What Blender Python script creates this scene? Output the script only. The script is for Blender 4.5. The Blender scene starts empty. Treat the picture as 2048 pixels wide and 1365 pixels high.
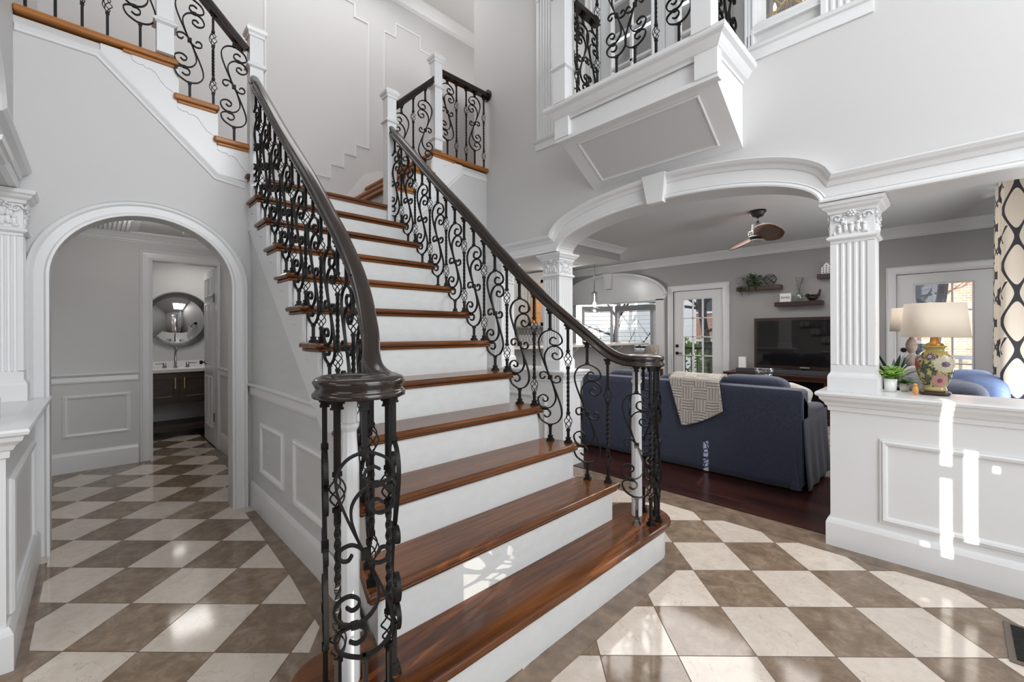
import bpy, bmesh, math, random
from mathutils import Vector, Matrix
random.seed(7)
C = bpy.context.scene.collection
sc = bpy.context.scene
PI = math.pi
S2 = 2 ** -.5

# ------------------------------------------------------------------ camera
cam_d = bpy.data.cameras.new('camera'); cam = bpy.data.objects.new('camera', cam_d); C.objects.link(cam)
RIGHT = Vector((0.69699, 0.71708, 0)).normalized(); FWD = Vector((-0.71708, 0.69699, 0)).normalized()
ROLL = -.0035; H = 1.2581
DOWN = Vector((0, 0, -1))
r2 = RIGHT * math.cos(ROLL) - DOWN * math.sin(ROLL)
d2 = RIGHT * math.sin(ROLL) + DOWN * math.cos(ROLL)
M = Matrix((r2, -d2, -FWD)).transposed().to_4x4(); M.translation = (0, 0, H)
cam.matrix_world = M
cam_d.sensor_fit = 'HORIZONTAL'; cam_d.sensor_width = 36; cam_d.lens = 36 * 859.02 / 2048
cam_d.shift_y = -(682.5 - 668.25) / 2048
cam_d.clip_start = .02
sc.camera = cam

# ------------------------------------------------------------------ world, sun, exposure
sc.view_settings.view_transform = 'Standard'; sc.view_settings.look = 'None'
sc.view_settings.gamma = 1; sc.view_settings.use_curve_mapping = False
sc.view_settings.exposure = -0.12
sc.cycles.use_denoising = True
sc.cycles.max_bounces = 8; sc.cycles.diffuse_bounces = 5; sc.cycles.glossy_bounces = 4
sc.cycles.transmission_bounces = 8; sc.cycles.transparent_max_bounces = 12
sc.cycles.sample_clamp_indirect = 4
sc.cycles.caustics_reflective = False; sc.cycles.caustics_refractive = False
w = bpy.data.worlds.new('sky'); sc.world = w; w.use_nodes = True
nt = w.node_tree; nt.nodes.clear()
sky = nt.nodes.new('ShaderNodeTexSky'); sky.sky_type = 'HOSEK_WILKIE'
sky.sun_direction = Vector((.19, -.98, .6)).normalized(); sky.turbidity = 4
hz = nt.nodes.new('ShaderNodeMix'); hz.data_type = 'RGBA'; hz.inputs[0].default_value = .8; hz.inputs[7].default_value = (.86, .92, 1, 1)
bg = nt.nodes.new('ShaderNodeBackground'); bg.inputs['Strength'].default_value = 2.4
wo = nt.nodes.new('ShaderNodeOutputWorld')
nt.links.new(sky.outputs[0], hz.inputs[6]); nt.links.new(hz.outputs[2], bg.inputs[0]); nt.links.new(bg.outputs[0], wo.inputs[0])

SUN = Vector((-.19, .98, -.19)).normalized()
def light(kind, name, loc, energy, color=(1, 1, 1), size=None, sizey=None, aim=None, spread=None):
    l = bpy.data.lights.new(name, kind); l.energy = energy; l.color = color
    if kind == 'AREA':
        l.shape = 'RECTANGLE'; l.size = size; l.size_y = sizey or size
        if spread: l.spread = spread
    elif kind != 'SUN' and size: l.shadow_soft_size = size
    o = bpy.data.objects.new(name, l); C.objects.link(o); o.location = loc
    if aim is not None: o.rotation_euler = Vector(aim).to_track_quat('-Z', 'Y').to_euler()
    return o
sun = light('SUN', 'sun', (3, -6, 5), 12, (1, .93, .82), aim=SUN); sun.data.angle = math.radians(.12)
COOL = (.965, .98, 1.0); NEUT = (1, .985, .965)
# fills at the unseen foyer front, then daylight from the dining and family room windows
light('AREA', 'front_window_daylight', (2.05, 1.3, 3.9), 125, COOL, 2.4, 2.2, (-1, -.15, -.25))  # fill light set in the unseen front window opening
light('AREA', 'front_door_daylight', (2.05, 1.0, 1.5), 26, NEUT, 1.6, 1.6, (-1, 0, 0))  # second fill, added low at the unseen front doorway
light('AREA', 'dining_window_daylight', (.3, -2.6, 1.7), 26, COOL, 2.4, 1.8, (-.3, 1, 0))
light('AREA', 'dining_ceiling_lamp', (-1.6, -1.9, 2.58), 14, NEUT, .8, .8, (0, 0, -1))  # unseen fill, added to lift the dark dining room
light('AREA', 'family_window_daylight', (.40, 5.4, 1.5), 150, COOL, 2.4, 1.7, (-1, 0, .1))
light('POINT', 'kitchen_ceiling_lamp', (-6.3, 4.6, 2.2), 60, NEUT, .05)  # hidden point fill, added to brighten the dark kitchen cabinets
light('POINT', 'kitchen_bar_lamp', (-5.0, 6.2, 2.3), 14, NEUT, .05)  # extra point fill added near the bar, no fixture there
light('AREA', 'upper_landing_lamp', (-4.3, 1.4, 5.6), 26, NEUT, 1.0, 3.0, (0, 0, -1))  # overhead fill added for the stair hall, no fixture behind it
light('AREA', 'upper_gallery_lamp', (-4.3, 3.9, 4.6), 10, NEUT, .5, 1.2, (0, 0, 1))  # upward fill, added to lighten the upper hall ceiling
light('AREA', 'upper_room_daylight', (-1.5, 5.2, 4.6), 26, NEUT, 2.4, 1.4, (0, -.8, -.3))  # fill added inside the windowless upper room to keep it bright
light('POINT', 'hall_ceiling_lamp', (-4.6, .35, 2.15), 8, (1, .97, .93), .04)
light('AREA', 'powder_ceiling_lamp', (-6.5, .9, 2.25), 6, (1, .97, .93), .5, .5, (0, 0, -1))  # unseen overhead fill added for the powder room
light('AREA', 'family_ceiling_lamps', (-1.8, 5.0, 2.60), 75, (1, .96, .92), 2.4, 1.6, (0, 0, -1))  # one broad fill added below the ceiling to brighten the family room

# ------------------------------------------------------------------ materials
def nodes(name):
    m = bpy.data.materials.new(name); m.use_nodes = True
    return m, m.node_tree, m.node_tree.nodes['Principled BSDF']
def mat(name, col, rough=.5, metal=0, spec=.5, coat=0, noise=None, bump=None, emit=None, est=0, alpha=None, trans=0, sheen=0):
    m, t, b = nodes(name)
    b.inputs['Base Color'].default_value = (*col, 1); b.inputs['Roughness'].default_value = rough
    b.inputs['Metallic'].default_value = metal; b.inputs['Specular IOR Level'].default_value = spec
    b.inputs['Coat Weight'].default_value = coat; b.inputs['Transmission Weight'].default_value = trans
    if coat: b.inputs['Coat Roughness'].default_value = .08
    if sheen: b.inputs['Sheen Weight'].default_value = sheen
    tc = t.nodes.new('ShaderNodeTexCoord')
    if noise:   # (scale xyz, amount)
        mp = t.nodes.new('ShaderNodeMapping'); mp.inputs['Scale'].default_value = noise[0]
        n = t.nodes.new('ShaderNodeTexNoise'); n.inputs['Detail'].default_value = 6; n.inputs['Scale'].default_value = 1
        r = t.nodes.new('ShaderNodeMapRange'); r.inputs[3].default_value = 1 - noise[1]; r.inputs[4].default_value = 1 + noise[1]
        r.inputs[1].default_value = .25; r.inputs[2].default_value = .75
        mx = t.nodes.new('ShaderNodeVectorMath'); mx.operation = 'SCALE'; mx.inputs[0].default_value = col
        t.links.new(tc.outputs['Object'], mp.inputs[0]); t.links.new(mp.outputs[0], n.inputs[0])
        t.links.new(n.outputs['Fac'], r.inputs[0]); t.links.new(r.outputs[0], mx.inputs['Scale'])
        t.links.new(mx.outputs[0], b.inputs['Base Color'])
    if bump:    # (scale, strength)
        n2 = t.nodes.new('ShaderNodeTexNoise'); n2.inputs['Scale'].default_value = bump[0]; n2.inputs['Detail'].default_value = 3
        bp = t.nodes.new('ShaderNodeBump'); bp.inputs['Strength'].default_value = bump[1]; bp.inputs['Distance'].default_value = .004
        t.links.new(tc.outputs['Object'], n2.inputs[0]); t.links.new(n2.outputs['Fac'], bp.inputs['Height']); t.links.new(bp.outputs[0], b.inputs['Normal'])
    if emit: b.inputs['Emission Color'].default_value = (*emit, 1); b.inputs['Emission Strength'].default_value = est
    if alpha is not None: b.inputs['Alpha'].default_value = alpha
    return m
WALL = mat('foyer_wall_paint', (.605, .60, .597), .55, bump=(180, .02))
WARMW = mat('foyer_right_wall_paint', (.60, .595, .59), .5, bump=(180, .02))
TRIM = mat('white_trim_paint', (.74, .745, .75), .28)
RISER = mat('riser_paint', (.60, .61, .605), .3, noise=((3, 14, 30), .04))
GREY = mat('family_grey_paint', (.35, .345, .34), .6)
CEIL = mat('ceiling_paint', (.62, .62, .62), .7)
IRON = mat('dark_bronze_iron', (.009, .008, .0075), .5, spec=.25)
RAIL = mat('dark_stained_handrail', (.017, .010, .007), .2, spec=.4, coat=.3, noise=((8, 8, 8), .25))
OAKA = None
GOLD = mat('gold_brass', (.75, .5, .15), .25, metal=1)
CHROME = mat('brushed_nickel', (.25, .25, .25), .3, metal=1)
BLACK = mat('black_metal', (.012, .011, .011), .35, metal=.2)
DARKWOOD = mat('dark_walnut_wood', (.07, .026, .013), .5, noise=((3, 3, 30), .35))
VANWOOD = mat('vanity_wood', (.055, .035, .025), .4, noise=((4, 4, 18), .4))
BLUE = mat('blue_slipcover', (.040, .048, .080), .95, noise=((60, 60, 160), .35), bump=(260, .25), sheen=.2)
BLUE2 = mat('lit_blue_cushion', (.10, .14, .26), .95, noise=((60, 60, 160), .25), bump=(260, .2))  # lighter copy of the slipcover blue, daylight put into the colour
KNIT = None
WHITEC = mat('white_ceramic', (.85, .85, .84), .25)
CREAM = mat('cream_fabric', (.62, .55, .48), .9, bump=(300, .1))
MIRROR = mat('mirror_glass', (.8, .8, .8), .02, metal=1)
def glassmat(name, tint=(1, 1, 1), k=.92):
    m = bpy.data.materials.new(name); m.use_nodes = True; t = m.node_tree; t.nodes.clear()
    tr = t.nodes.new('ShaderNodeBsdfTransparent'); tr.inputs[0].default_value = (*tint, 1)
    gl = t.nodes.new('ShaderNodeBsdfGlossy'); gl.inputs['Roughness'].default_value = .02
    mx = t.nodes.new('ShaderNodeMixShader'); mx.inputs[0].default_value = 1 - k
    o = t.nodes.new('ShaderNodeOutputMaterial')
    t.links.new(tr.outputs[0], mx.inputs[1]); t.links.new(gl.outputs[0], mx.inputs[2]); t.links.new(mx.outputs[0], o.inputs[0])
    return m
GLASS = glassmat('window_glass'); GLASSV = glassmat('clear_vase_glass', (.93, .96, .95), .8)

def wood(name, c1, c2, rough, axis, plank=None):
    m, t, b = nodes(name); b.inputs['Roughness'].default_value = rough; b.inputs['Coat Weight'].default_value = .12; b.inputs['Coat Roughness'].default_value = .08; b.inputs['Specular IOR Level'].default_value = .38
    tc = t.nodes.new('ShaderNodeTexCoord'); mp = t.nodes.new('ShaderNodeMapping')
    sc_ = [42, 42, 42]; sc_[axis] = 2.2; mp.inputs['Scale'].default_value = sc_
    n = t.nodes.new('ShaderNodeTexNoise'); n.inputs['Scale'].default_value = 1; n.inputs['Detail'].default_value = 8; n.inputs['Distortion'].default_value = .6
    mp2 = t.nodes.new('ShaderNodeMapping'); s2 = [5, 5, 5]; s2[axis] = .9; mp2.inputs['Scale'].default_value = s2
    n2 = t.nodes.new('ShaderNodeTexNoise'); n2.inputs['Scale'].default_value = 1; n2.inputs['Detail'].default_value = 4
    add = t.nodes.new('ShaderNodeMath'); add.operation = 'ADD'; add.inputs[1].default_value = 0
    mul = t.nodes.new('ShaderNodeMath'); mul.operation = 'MULTIPLY'; mul.inputs[1].default_value = .5
    cr = t.nodes.new('ShaderNodeValToRGB'); e = cr.color_ramp.elements
    e[0].position = .38; e[0].color = (*c1, 1); e[1].position = .64; e[1].color = (*c2, 1)
    L = t.links.new
    L(tc.outputs['Object'], mp.inputs[0]); L(mp.outputs[0], n.inputs[0]); L(tc.outputs['Object'], mp2.inputs[0]); L(mp2.outputs[0], n2.inputs[0])
    L(n.outputs['Fac'], add.inputs[0]); L(n2.outputs['Fac'], add.inputs[1]); L(add.outputs[0], mul.inputs[0]); L(mul.outputs[0], cr.inputs[0]); L(cr.outputs[0], b.inputs['Base Color'])
    if plank:
        br = t.nodes.new('ShaderNodeTexBrick'); br.inputs['Scale'].default_value = 1; br.inputs['Brick Width'].default_value = 1.1; br.inputs['Row Height'].default_value = plank
        br.inputs['Mortar Size'].default_value = .0015; br.inputs['Color1'].default_value = (.75, .75, .75, 1); br.inputs['Color2'].default_value = (1.2, 1.2, 1.2, 1); br.inputs['Mortar'].default_value = (.3, .3, .3, 1)
        mm = t.nodes.new('ShaderNodeMix'); mm.data_type = 'RGBA'; mm.blend_type = 'MULTIPLY'; mm.inputs[0].default_value = 1
        L(tc.outputs['Object'], br.inputs['Vector']); L(cr.outputs[0], mm.inputs[6]); L(br.outputs['Color'], mm.inputs[7]); L(mm.outputs[2], b.inputs['Base Color'])
    return m
OAK = wood('red_oak_tread', (.055, .016, .005), (.19, .066, .018), .18, 1)
OAK_LIT = wood('golden_oak_edge', (.25, .085, .015), (.43, .165, .032), .3, 1)  # oak with the brighter light of the upper level put into its colour
FAMFLOOR = wood('dark_hardwood_floor', (.022, .007, .005), (.06, .018, .012), .25, 0, .09)

def marble(name, c1, c2, vein, rough=.12):
    m, t, b = nodes(name); b.inputs['Roughness'].default_value = rough
    return m, t, b
def tile_mat():
    m, t, b = nodes('checker_marble_tile'); L = t.links.new; N = t.nodes.new
    tc = N('ShaderNodeTexCoord'); sp = N('ShaderNodeSeparateXYZ'); L(tc.outputs['Object'], sp.inputs[0])
    def M_(op, a, bb=None, c=None):
        n = N('ShaderNodeMath'); n.operation = op
        for i, v in enumerate((a, bb, c)):
            if v is None: continue
            if isinstance(v, (int, float)): n.inputs[i].default_value = v
            else: L(v, n.inputs[i])
        return n.outputs[0]
    k = S2 / .3048
    u = M_('SUBTRACT', M_('MULTIPLY', M_('ADD', sp.outputs[0], sp.outputs[1]), k), 1.035)
    v = M_('SUBTRACT', M_('MULTIPLY', M_('SUBTRACT', sp.outputs[1], sp.outputs[0]), k), 5.523)
    fu, fv = M_('FLOOR', u), M_('FLOOR', v)
    par = M_('PINGPONG', M_('ADD', fu, fv), 1)
    def edge(x):
        f = M_('FRACT', x); return M_('LESS_THAN', M_('MINIMUM', f, M_('SUBTRACT', 1, f)), .0065)
    g = M_('MAXIMUM', edge(u), edge(v))
    cell = N('ShaderNodeCombineXYZ'); L(fu, cell.inputs[0]); L(fv, cell.inputs[1])
    wn = N('ShaderNodeTexWhiteNoise'); wn.noise_dimensions = '3D'; L(cell.outputs[0], wn.inputs['Vector'])
    off = N('ShaderNodeVectorMath'); off.operation = 'MULTIPLY_ADD'; L(wn.outputs['Color'], off.inputs[0]); off.inputs[1].default_value = (9, 9, 9); L(tc.outputs['Object'], off.inputs[2])
    n1 = N('ShaderNodeTexNoise'); n1.inputs['Scale'].default_value = 12; n1.inputs['Detail'].default_value = 12; n1.inputs['Roughness'].default_value = .72; n1.inputs['Distortion'].default_value = .5; L(off.outputs[0], n1.inputs[0])
    n2 = N('ShaderNodeTexNoise'); n2.inputs['Scale'].default_value = 5; n2.inputs['Detail'].default_value = 6; n2.inputs['Distortion'].default_value = 1.2; L(off.outputs[0], n2.inputs[0])
    def ramp(x, stops):
        r = N('ShaderNodeValToRGB'); el = r.color_ramp.elements
        while len(el) < len(stops): el.new(.5)
        for e_, (p_, c_) in zip(el, stops): e_.position = p_; e_.color = (*c_, 1)
        L(x, r.inputs[0]); return r.outputs[0]
    dark = ramp(n1.outputs['Fac'], [(.3, (.145, .098, .064)), (.5, (.225, .163, .113)), (.68, (.33, .25, .18))])
    lite = ramp(n1.outputs['Fac'], [(.3, (.58, .50, .42)), (.55, (.68, .60, .52)), (.75, (.74, .67, .59))])
    vein = M_('LESS_THAN', M_('ABSOLUTE', M_('SUBTRACT', n2.outputs['Fac'], .5)), .004)
    def mix(f, a, bb):
        n = N('ShaderNodeMix'); n.data_type = 'RGBA'
        if isinstance(f, float): n.inputs[0].default_value = f
        else: L(f, n.inputs[0])
        for i, q in ((6, a), (7, bb)):
            if isinstance(q, tuple): n.inputs[i].default_value = (*q, 1)
            else: L(q, n.inputs[i])
        return n.outputs[2]
    lite = mix(M_('MULTIPLY', vein, .35), lite, (.3, .22, .16))
    br = N('ShaderNodeMapRange'); L(wn.outputs['Value'], br.inputs[0]); br.inputs[3].default_value = .88; br.inputs[4].default_value = 1.1
    col = mix(par, lite, dark)
    vm = N('ShaderNodeVectorMath'); vm.operation = 'SCALE'; L(col, vm.inputs[0]); L(br.outputs[0], vm.inputs['Scale'])
    col = mix(g, vm.outputs[0], (.10, .07, .05))
    L(col, b.inputs['Base Color']); b.inputs['Roughness'].default_value = .09
    L(M_('ADD', .09, M_('MULTIPLY', g, .5)), b.inputs['Roughness'])
    bp = N('ShaderNodeBump'); bp.inputs['Strength'].default_value = .3; bp.inputs['Distance'].default_value = .002; L(M_('SUBTRACT', 1, g), bp.inputs['Height']); L(bp.outputs[0], b.inputs['Normal'])
    return m
TILE = tile_mat()
BORDER = mat('brown_marble_border', (.20, .145, .105), .1, noise=((12, 12, 12), .4))

# ------------------------------------------------------------------ mesh helpers
V = Vector
def wm(o):
    b = o.matrix_basis
    return wm(o.parent) @ o.matrix_parent_inverse @ b if o.parent else b.copy()
class MB:
    def __init__(s): s.v = []; s.f = []; s.mi = []; s.sm = []
    def add(s, vs, fs, mi=0, smooth=False):
        o = len(s.v); s.v += [tuple(v) for v in vs]
        for f in fs: s.f.append([i + o for i in f]); s.mi.append(mi); s.sm.append(smooth)
        return s
    def box(s, x0, x1, y0, y1, z0, z1, mi=0):
        vs = [(x, y, z) for z in (z0, z1) for y in (y0, y1) for x in (x0, x1)]
        return s.add(vs, [(0, 2, 3, 1), (4, 5, 7, 6), (0, 1, 5, 4), (2, 6, 7, 3), (0, 4, 6, 2), (1, 3, 7, 5)], mi)
    def prism(s, poly, axis, a, b, mi=0):
        """polygon in the two other axes, extruded from a to b along axis"""
        n = len(poly)
        def P(u, v, c):
            return {0: (c, u, v), 1: (u, c, v), 2: (u, v, c)}[axis]
        vs = [P(u, v, a) for u, v in poly] + [P(u, v, b) for u, v in poly]
        fs = [list(range(n))[::-1], list(range(n, 2 * n))] + [(i, (i + 1) % n, (i + 1) % n + n, i + n) for i in range(n)]
        return s.add(vs, fs, mi)
    def lathe(s, prof, c=(0, 0, 0), seg=24, mi=0, sx=1, sy=1, power=2, smooth=True):
        vs = []; fs = []
        for r, z in prof:
            for i in range(seg):
                a = 2 * PI * i / seg; ca, sa = math.cos(a), math.sin(a)
                k = 1 if power == 2 else (abs(ca) ** power + abs(sa) ** power) ** (-1 / power)
                vs.append((c[0] + r * k * ca * sx, c[1] + r * k * sa * sy, c[2] + z))
        n = len(prof)
        for j in range(n - 1):
            for i in range(seg):
                i2 = (i + 1) % seg; fs.append((j * seg + i, j * seg + i2, (j + 1) * seg + i2, (j + 1) * seg + i))
        s.add(vs, fs, mi, smooth)
        o = len(s.v) - len(vs)
        for base in (0, (n - 1) * seg):
            if prof[0 if base == 0 else -1][0] > 1e-4:
                s.f.append([o + base + i for i in range(seg)]); s.mi.append(mi); s.sm.append(False)
        return s
    def mold(s, path, prof, n=(0, 0, 1), closed=False, mi=0, smooth=False, cap=True):
        """sweep a closed profile of (side, out) along a planar path, mitred; n is the plane normal"""
        path = [V(p) for p in path]; n = V(n).normalized(); N_ = len(path); vs = []; K = len(prof)
        for i, p in enumerate(path):
            ds = []
            if closed or i > 0: ds.append((p - path[i - 1]).normalized())
            if closed or i < N_ - 1: ds.append((path[(i + 1) % N_] - p).normalized())
            ss = [n.cross(d).normalized() for d in ds]
            if len(ss) == 2:
                den = 1 + ss[0].dot(ss[1]); m = (ss[0] + ss[1]) / max(den, .25)
            else: m = ss[0]
            for a, b in prof: vs.append(p + m * a + n * b)
        fs = []
        for i in range(N_ if closed else N_ - 1):
            j = (i + 1) % N_
            for k in range(K):
                k2 = (k + 1) % K; fs.append((i * K + k, i * K + k2, j * K + k2, j * K + k))
        s.add(vs, fs, mi, smooth)
        if not closed and cap:
            o = len(s.v) - len(vs)
            s.f.append([o + k for k in range(K)]); s.f.append([o + (N_ - 1) * K + k for k in range(K)]); s.mi += [mi, mi]; s.sm += [False, False]
        return s
    def sweep(s, path, prof, up=(0, 0, 1), mi=0, smooth=False, closed=False):
        """sweep (side, up) profile along any 3D path, keeping it upright"""
        path = [V(p) for p in path]; N_ = len(path); vs = []; K = len(prof); up = V(up)
        for i, p in enumerate(path):
            a = path[i - 1] if (closed or i > 0) else p; b = path[(i + 1) % N_] if (closed or i < N_ - 1) else p
            t = (b - a).normalized(); sd = t.cross(up)
            if sd.length < 1e-4: sd = V((1, 0, 0)).cross(t)
            sd.normalize(); u = sd.cross(t).normalized()
            for x, y in prof: vs.append(p + sd * x + u * y)
        fs = []
        for i in range(N_ if closed else N_ - 1):
            j = (i + 1) % N_
            for k in range(K):
                k2 = (k + 1) % K; fs.append((i * K + k, i * K + k2, j * K + k2, j * K + k))
        s.add(vs, fs, mi, smooth)
        if not closed:
            o = len(s.v) - len(vs)
            s.f.append([o + k for k in range(K)]); s.f.append([o + (N_ - 1) * K + k for k in range(K)]); s.mi += [mi, mi]; s.sm += [False, False]
        return s
    def tube(s, path, r, seg=8, mi=0):
        rr = r if isinstance(r, (list, tuple)) else None
        if rr is None:
            return s.sweep(path, [(r * math.cos(2 * PI * i / seg), r * math.sin(2 * PI * i / seg)) for i in range(seg)], (0.013, .017, 1), mi, True)
        path = [V(p) for p in path]; vs = []; fs = []; N_ = len(path)
        for i, p in enumerate(path):
            t = (path[min(i + 1, N_ - 1)] - path[max(i - 1, 0)]).normalized(); sd = t.cross(V((.013, .017, 1))).normalized(); u = sd.cross(t)
            for k in range(seg):
                a = 2 * PI * k / seg; vs.append(p + (sd * math.cos(a) + u * math.sin(a)) * rr[i])
        for i in range(N_ - 1):
            for k in range(seg):
                k2 = (k + 1) % seg; fs.append((i * seg + k, i * seg + k2, (i + 1) * seg + k2, (i + 1) * seg + k))
        fs.append(list(range(seg))); fs.append([(N_ - 1) * seg + k for k in range(seg)])
        return s.add(vs, fs, mi, True)
    def grid(s, fn, nu, nv, mi=0, smooth=True, cu=False):
        vs = [fn(i / nu, j / nv) for j in range(nv + 1) for i in range(nu + 1)]
        W = nu + 1
        return s.add(vs, [(j * W + i, j * W + i + 1, (j + 1) * W + i + 1, (j + 1) * W + i) for j in range(nv) for i in range(nu)], mi, smooth)
    def blob(s, c, r, seg=12, mi=0, p=2.0, ring=8):
        """superellipsoid"""
        def f(u, v):
            a = 2 * PI * u; b = PI * (v - .5)
            g = lambda x: math.copysign(abs(x) ** (2 / p), x)
            return (c[0] + r[0] * g(math.cos(b)) * g(math.cos(a)), c[1] + r[1] * g(math.cos(b)) * g(math.sin(a)), c[2] + r[2] * g(math.sin(b)))
        return s.grid(f, seg, ring, mi)
    def xform(s, m):
        s.v = [tuple(m @ V(v)) for v in s.v]; return s
    def mesh(s, name, mats):
        me = bpy.data.meshes.new(name); me.from_pydata(s.v, [], s.f)
        for m in (mats if isinstance(mats, (list, tuple)) else [mats]): me.materials.append(m)
        me.polygons.foreach_set('material_index', s.mi); me.polygons.foreach_set('use_smooth', s.sm)
        bm = bmesh.new(); bm.from_mesh(me); bmesh.ops.remove_doubles(bm, verts=bm.verts, dist=1e-5)
        bmesh.ops.recalc_face_normals(bm, faces=bm.faces); bm.to_mesh(me); bm.free(); me.update()
        return me
    def build(s, name, mats, parent=None, bevel=0, seg=2, solid=0, sub=0):
        me = s.mesh(name, mats); o = bpy.data.objects.new(name, me); C.objects.link(o)
        if parent: o.parent = parent; o.matrix_parent_inverse = wm(parent).inverted()
        if solid: md = o.modifiers.new('solid', 'SOLIDIFY'); md.thickness = solid; md.offset = 0
        if sub: md = o.modifiers.new('sub', 'SUBSURF'); md.levels = sub; md.render_levels = sub
        if bevel:
            md = o.modifiers.new('bevel', 'BEVEL'); md.width = bevel; md.segments = seg; md.limit_method = 'ANGLE'; md.angle_limit = math.radians(40)
        return o
def thing(name, label, cat, loc=(0, 0, 0), rz=0, group=None):
    o = bpy.data.objects.new(name, None); C.objects.link(o); o.location = loc; o.rotation_euler = (0, 0, rz); o.empty_display_size = .1
    o['label'] = label; o['category'] = cat
    if group: o['group'] = group
    return o
def tag(o, label, cat, group=None, kind=None):
    o['label'] = label; o['category'] = cat
    if group: o['group'] = group
    if kind: o['kind'] = kind
    return o
def struct(mb, name, m, parent=None, **k):
    o = mb.build(name, m, parent, **k)
    if not parent: o['kind'] = 'structure'
    return o
def spl(pts, n=8, closed=False):
    """Catmull-Rom through points (2D or 3D)"""
    out = []; N_ = len(pts); P = [V(p) for p in pts]
    rng = range(N_) if closed else range(N_ - 1)
    for i in rng:
        p1, p2 = P[i], P[(i + 1) % N_]
        p0 = P[i - 1] if (closed or i > 0) else p1 * 2 - p2
        p3 = P[(i + 2) % N_] if (closed or i < N_ - 2) else p2 * 2 - p1
        for k in range(n):
            t = k / n
            out.append(.5 * ((2 * p1) + (p2 - p0) * t + (2 * p0 - 5 * p1 + 4 * p2 - p3) * t * t + (3 * p1 - p0 - 3 * p2 + p3) * t ** 3))
    if not closed: out.append(P[-1])
    return out

# ------------------------------------------------------------------ dimensions
QR, QL, PA = 3.14, -.32, -3.63          # right wall, left wall, arch wall
QC = 1.41                               # foyer centre line
RUN, RIS = .2236, .2025
NP = lambda k: -1.10 - RUN * (k - 1)    # nose of tread k
LZ = 2.43; GZ = 3.09; CZ = 5.75; FQ = 7.6; FC = 2.63; PB = -5.1
mir = lambda q: 2 * QC - q

# ================================================================== LARGE STRUCTURE
# floors
m = MB().add([(2.2, -2.8, 0), (2.2, 3.26, 0), (-3.7, 3.26, 0), (-3.7, .95, 0), (-7.3, .95, 0), (-7.3, -.45, 0), (-3.7, -.45, 0), (-3.7, -2.8, 0)], [range(8)])
struct(m, 'floor', TILE)
m = MB().box(-8.2, .5, 3.26, 9.2, -.02, .006); struct(m, 'floor_family', FAMFLOOR)
m = MB().add([(-7.3, .95, 0), (-3.7, .95, 0), (-3.7, 3.26, 0), (-8.2, 3.26, 0), (-8.2, 3.2, 0)], [range(5)]); struct(m, 'floor_kitchen_side', FAMFLOOR)
# border bands laid along the walls and round the staircase
def band(path, w0, w1, z0=.0012):
    path = [V((*p, 0)) for p in path]; mb = MB(); mb.mold(path, [(w0, 0), (w1, 0), (w1, z0), (w0, z0)])
    return mb
m = band([(1.6, 3.02), (-3.0, 3.02)], -.24, 0)
m2 = band([(-3.5, -.19), (1.9, -.19)], -.14, 0); m.add(m2.v, m2.f)
m2 = band([(-5.52, -.25), (-5.52, .40)], 0, .13); m.add(m2.v, m2.f)
m2 = band([(-5.64, -.25), (-3.78, -.25)], -.12, 0); m.add(m2.v, m2.f)
m2 = band([(-5.64, .90), (-3.9, .90)], -.0, .12, .0014); m.add(m2.v, m2.f)
steparc = [(-1.289 + .26 * math.cos(a), 2.20 + .26 * math.sin(a)) for a in [PI * .5 * i / 8 for i in range(9)]][::-1]
bpth = [(-1.75, 2.50), (-1.45, 2.48)] + steparc[1:] + [(-1.029, 1.9), (-1.02, 1.2), (-.99, .9), (-.99, .55)] + [(-1.25 + .26 * math.cos(a), .50 + .24 * math.sin(a)) for a in [-PI * .5 * i / 6 for i in range(1, 7)]] + [(-1.6, .48), (-1.9, .69), (-2.4, .727), (-3.49, .76)]
m3 = band(bpth, -.11, 0, .0016)
m.add(m3.v, m3.f)
struct(m, 'floor_border', BORDER)

# arch wall (plane p = PA) with round-headed opening into the hall
def arc(cx, cz, rx, rz, a0, a1, n=24): return [(cx + rx * math.cos(a0 + (a1 - a0) * i / n), cz + rz * math.sin(a0 + (a1 - a0) * i / n)) for i in range(n + 1)]
acx, arx = .262, .448; asp = 1.60
poly = [(QL, 0), (acx - arx, 0)] + arc(acx, asp, arx, .42, PI, 0) + [(acx + arx, 0), (.84, 0), (.84, LZ - .06), (.86, LZ - .06), (.86, 2.60), (.63, 2.60), (.63, 2.82), (.41, 2.82), (.41, 3.04), (QL, 3.04)]
struct(MB().prism(poly, 0, PA - .13, PA), 'wall_arch', WALL)
# wall on the right of the stair (plane p = PA) and stair-hall side walls
poly = [(1.94, 0), (QR, 0), (QR, 3.04), (2.42, 3.04), (2.42, 2.82), (2.20, 2.82), (2.20, 2.60), (1.98, 2.60), (1.98, LZ - .06), (1.94, LZ - .06)]
struct(MB().prism(poly, 0, PA - .13, PA), 'wall_stair_right', WARMW)
# left wall: band above the dining room opening
cL = mir
def right_profile(mirror=False):
    f = (lambda q: mir(q)) if mirror else (lambda q: q)
    return f
lo = [(-3.84, 0), (-3.50, 0), (-3.50, 2.035), (-2.60, 2.035)] + arc(-1.58, 2.035, 1.02, .25, PI, 0, 30) + [(-.56, 2.035), (1.05, 2.035), (1.05, 0), (2.3, 0), (2.3, 3.04), (-3.84, 3.04)]
struct(MB().prism(lo, 1, QR, QR + .22), 'wall_right', WARMW)
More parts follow.
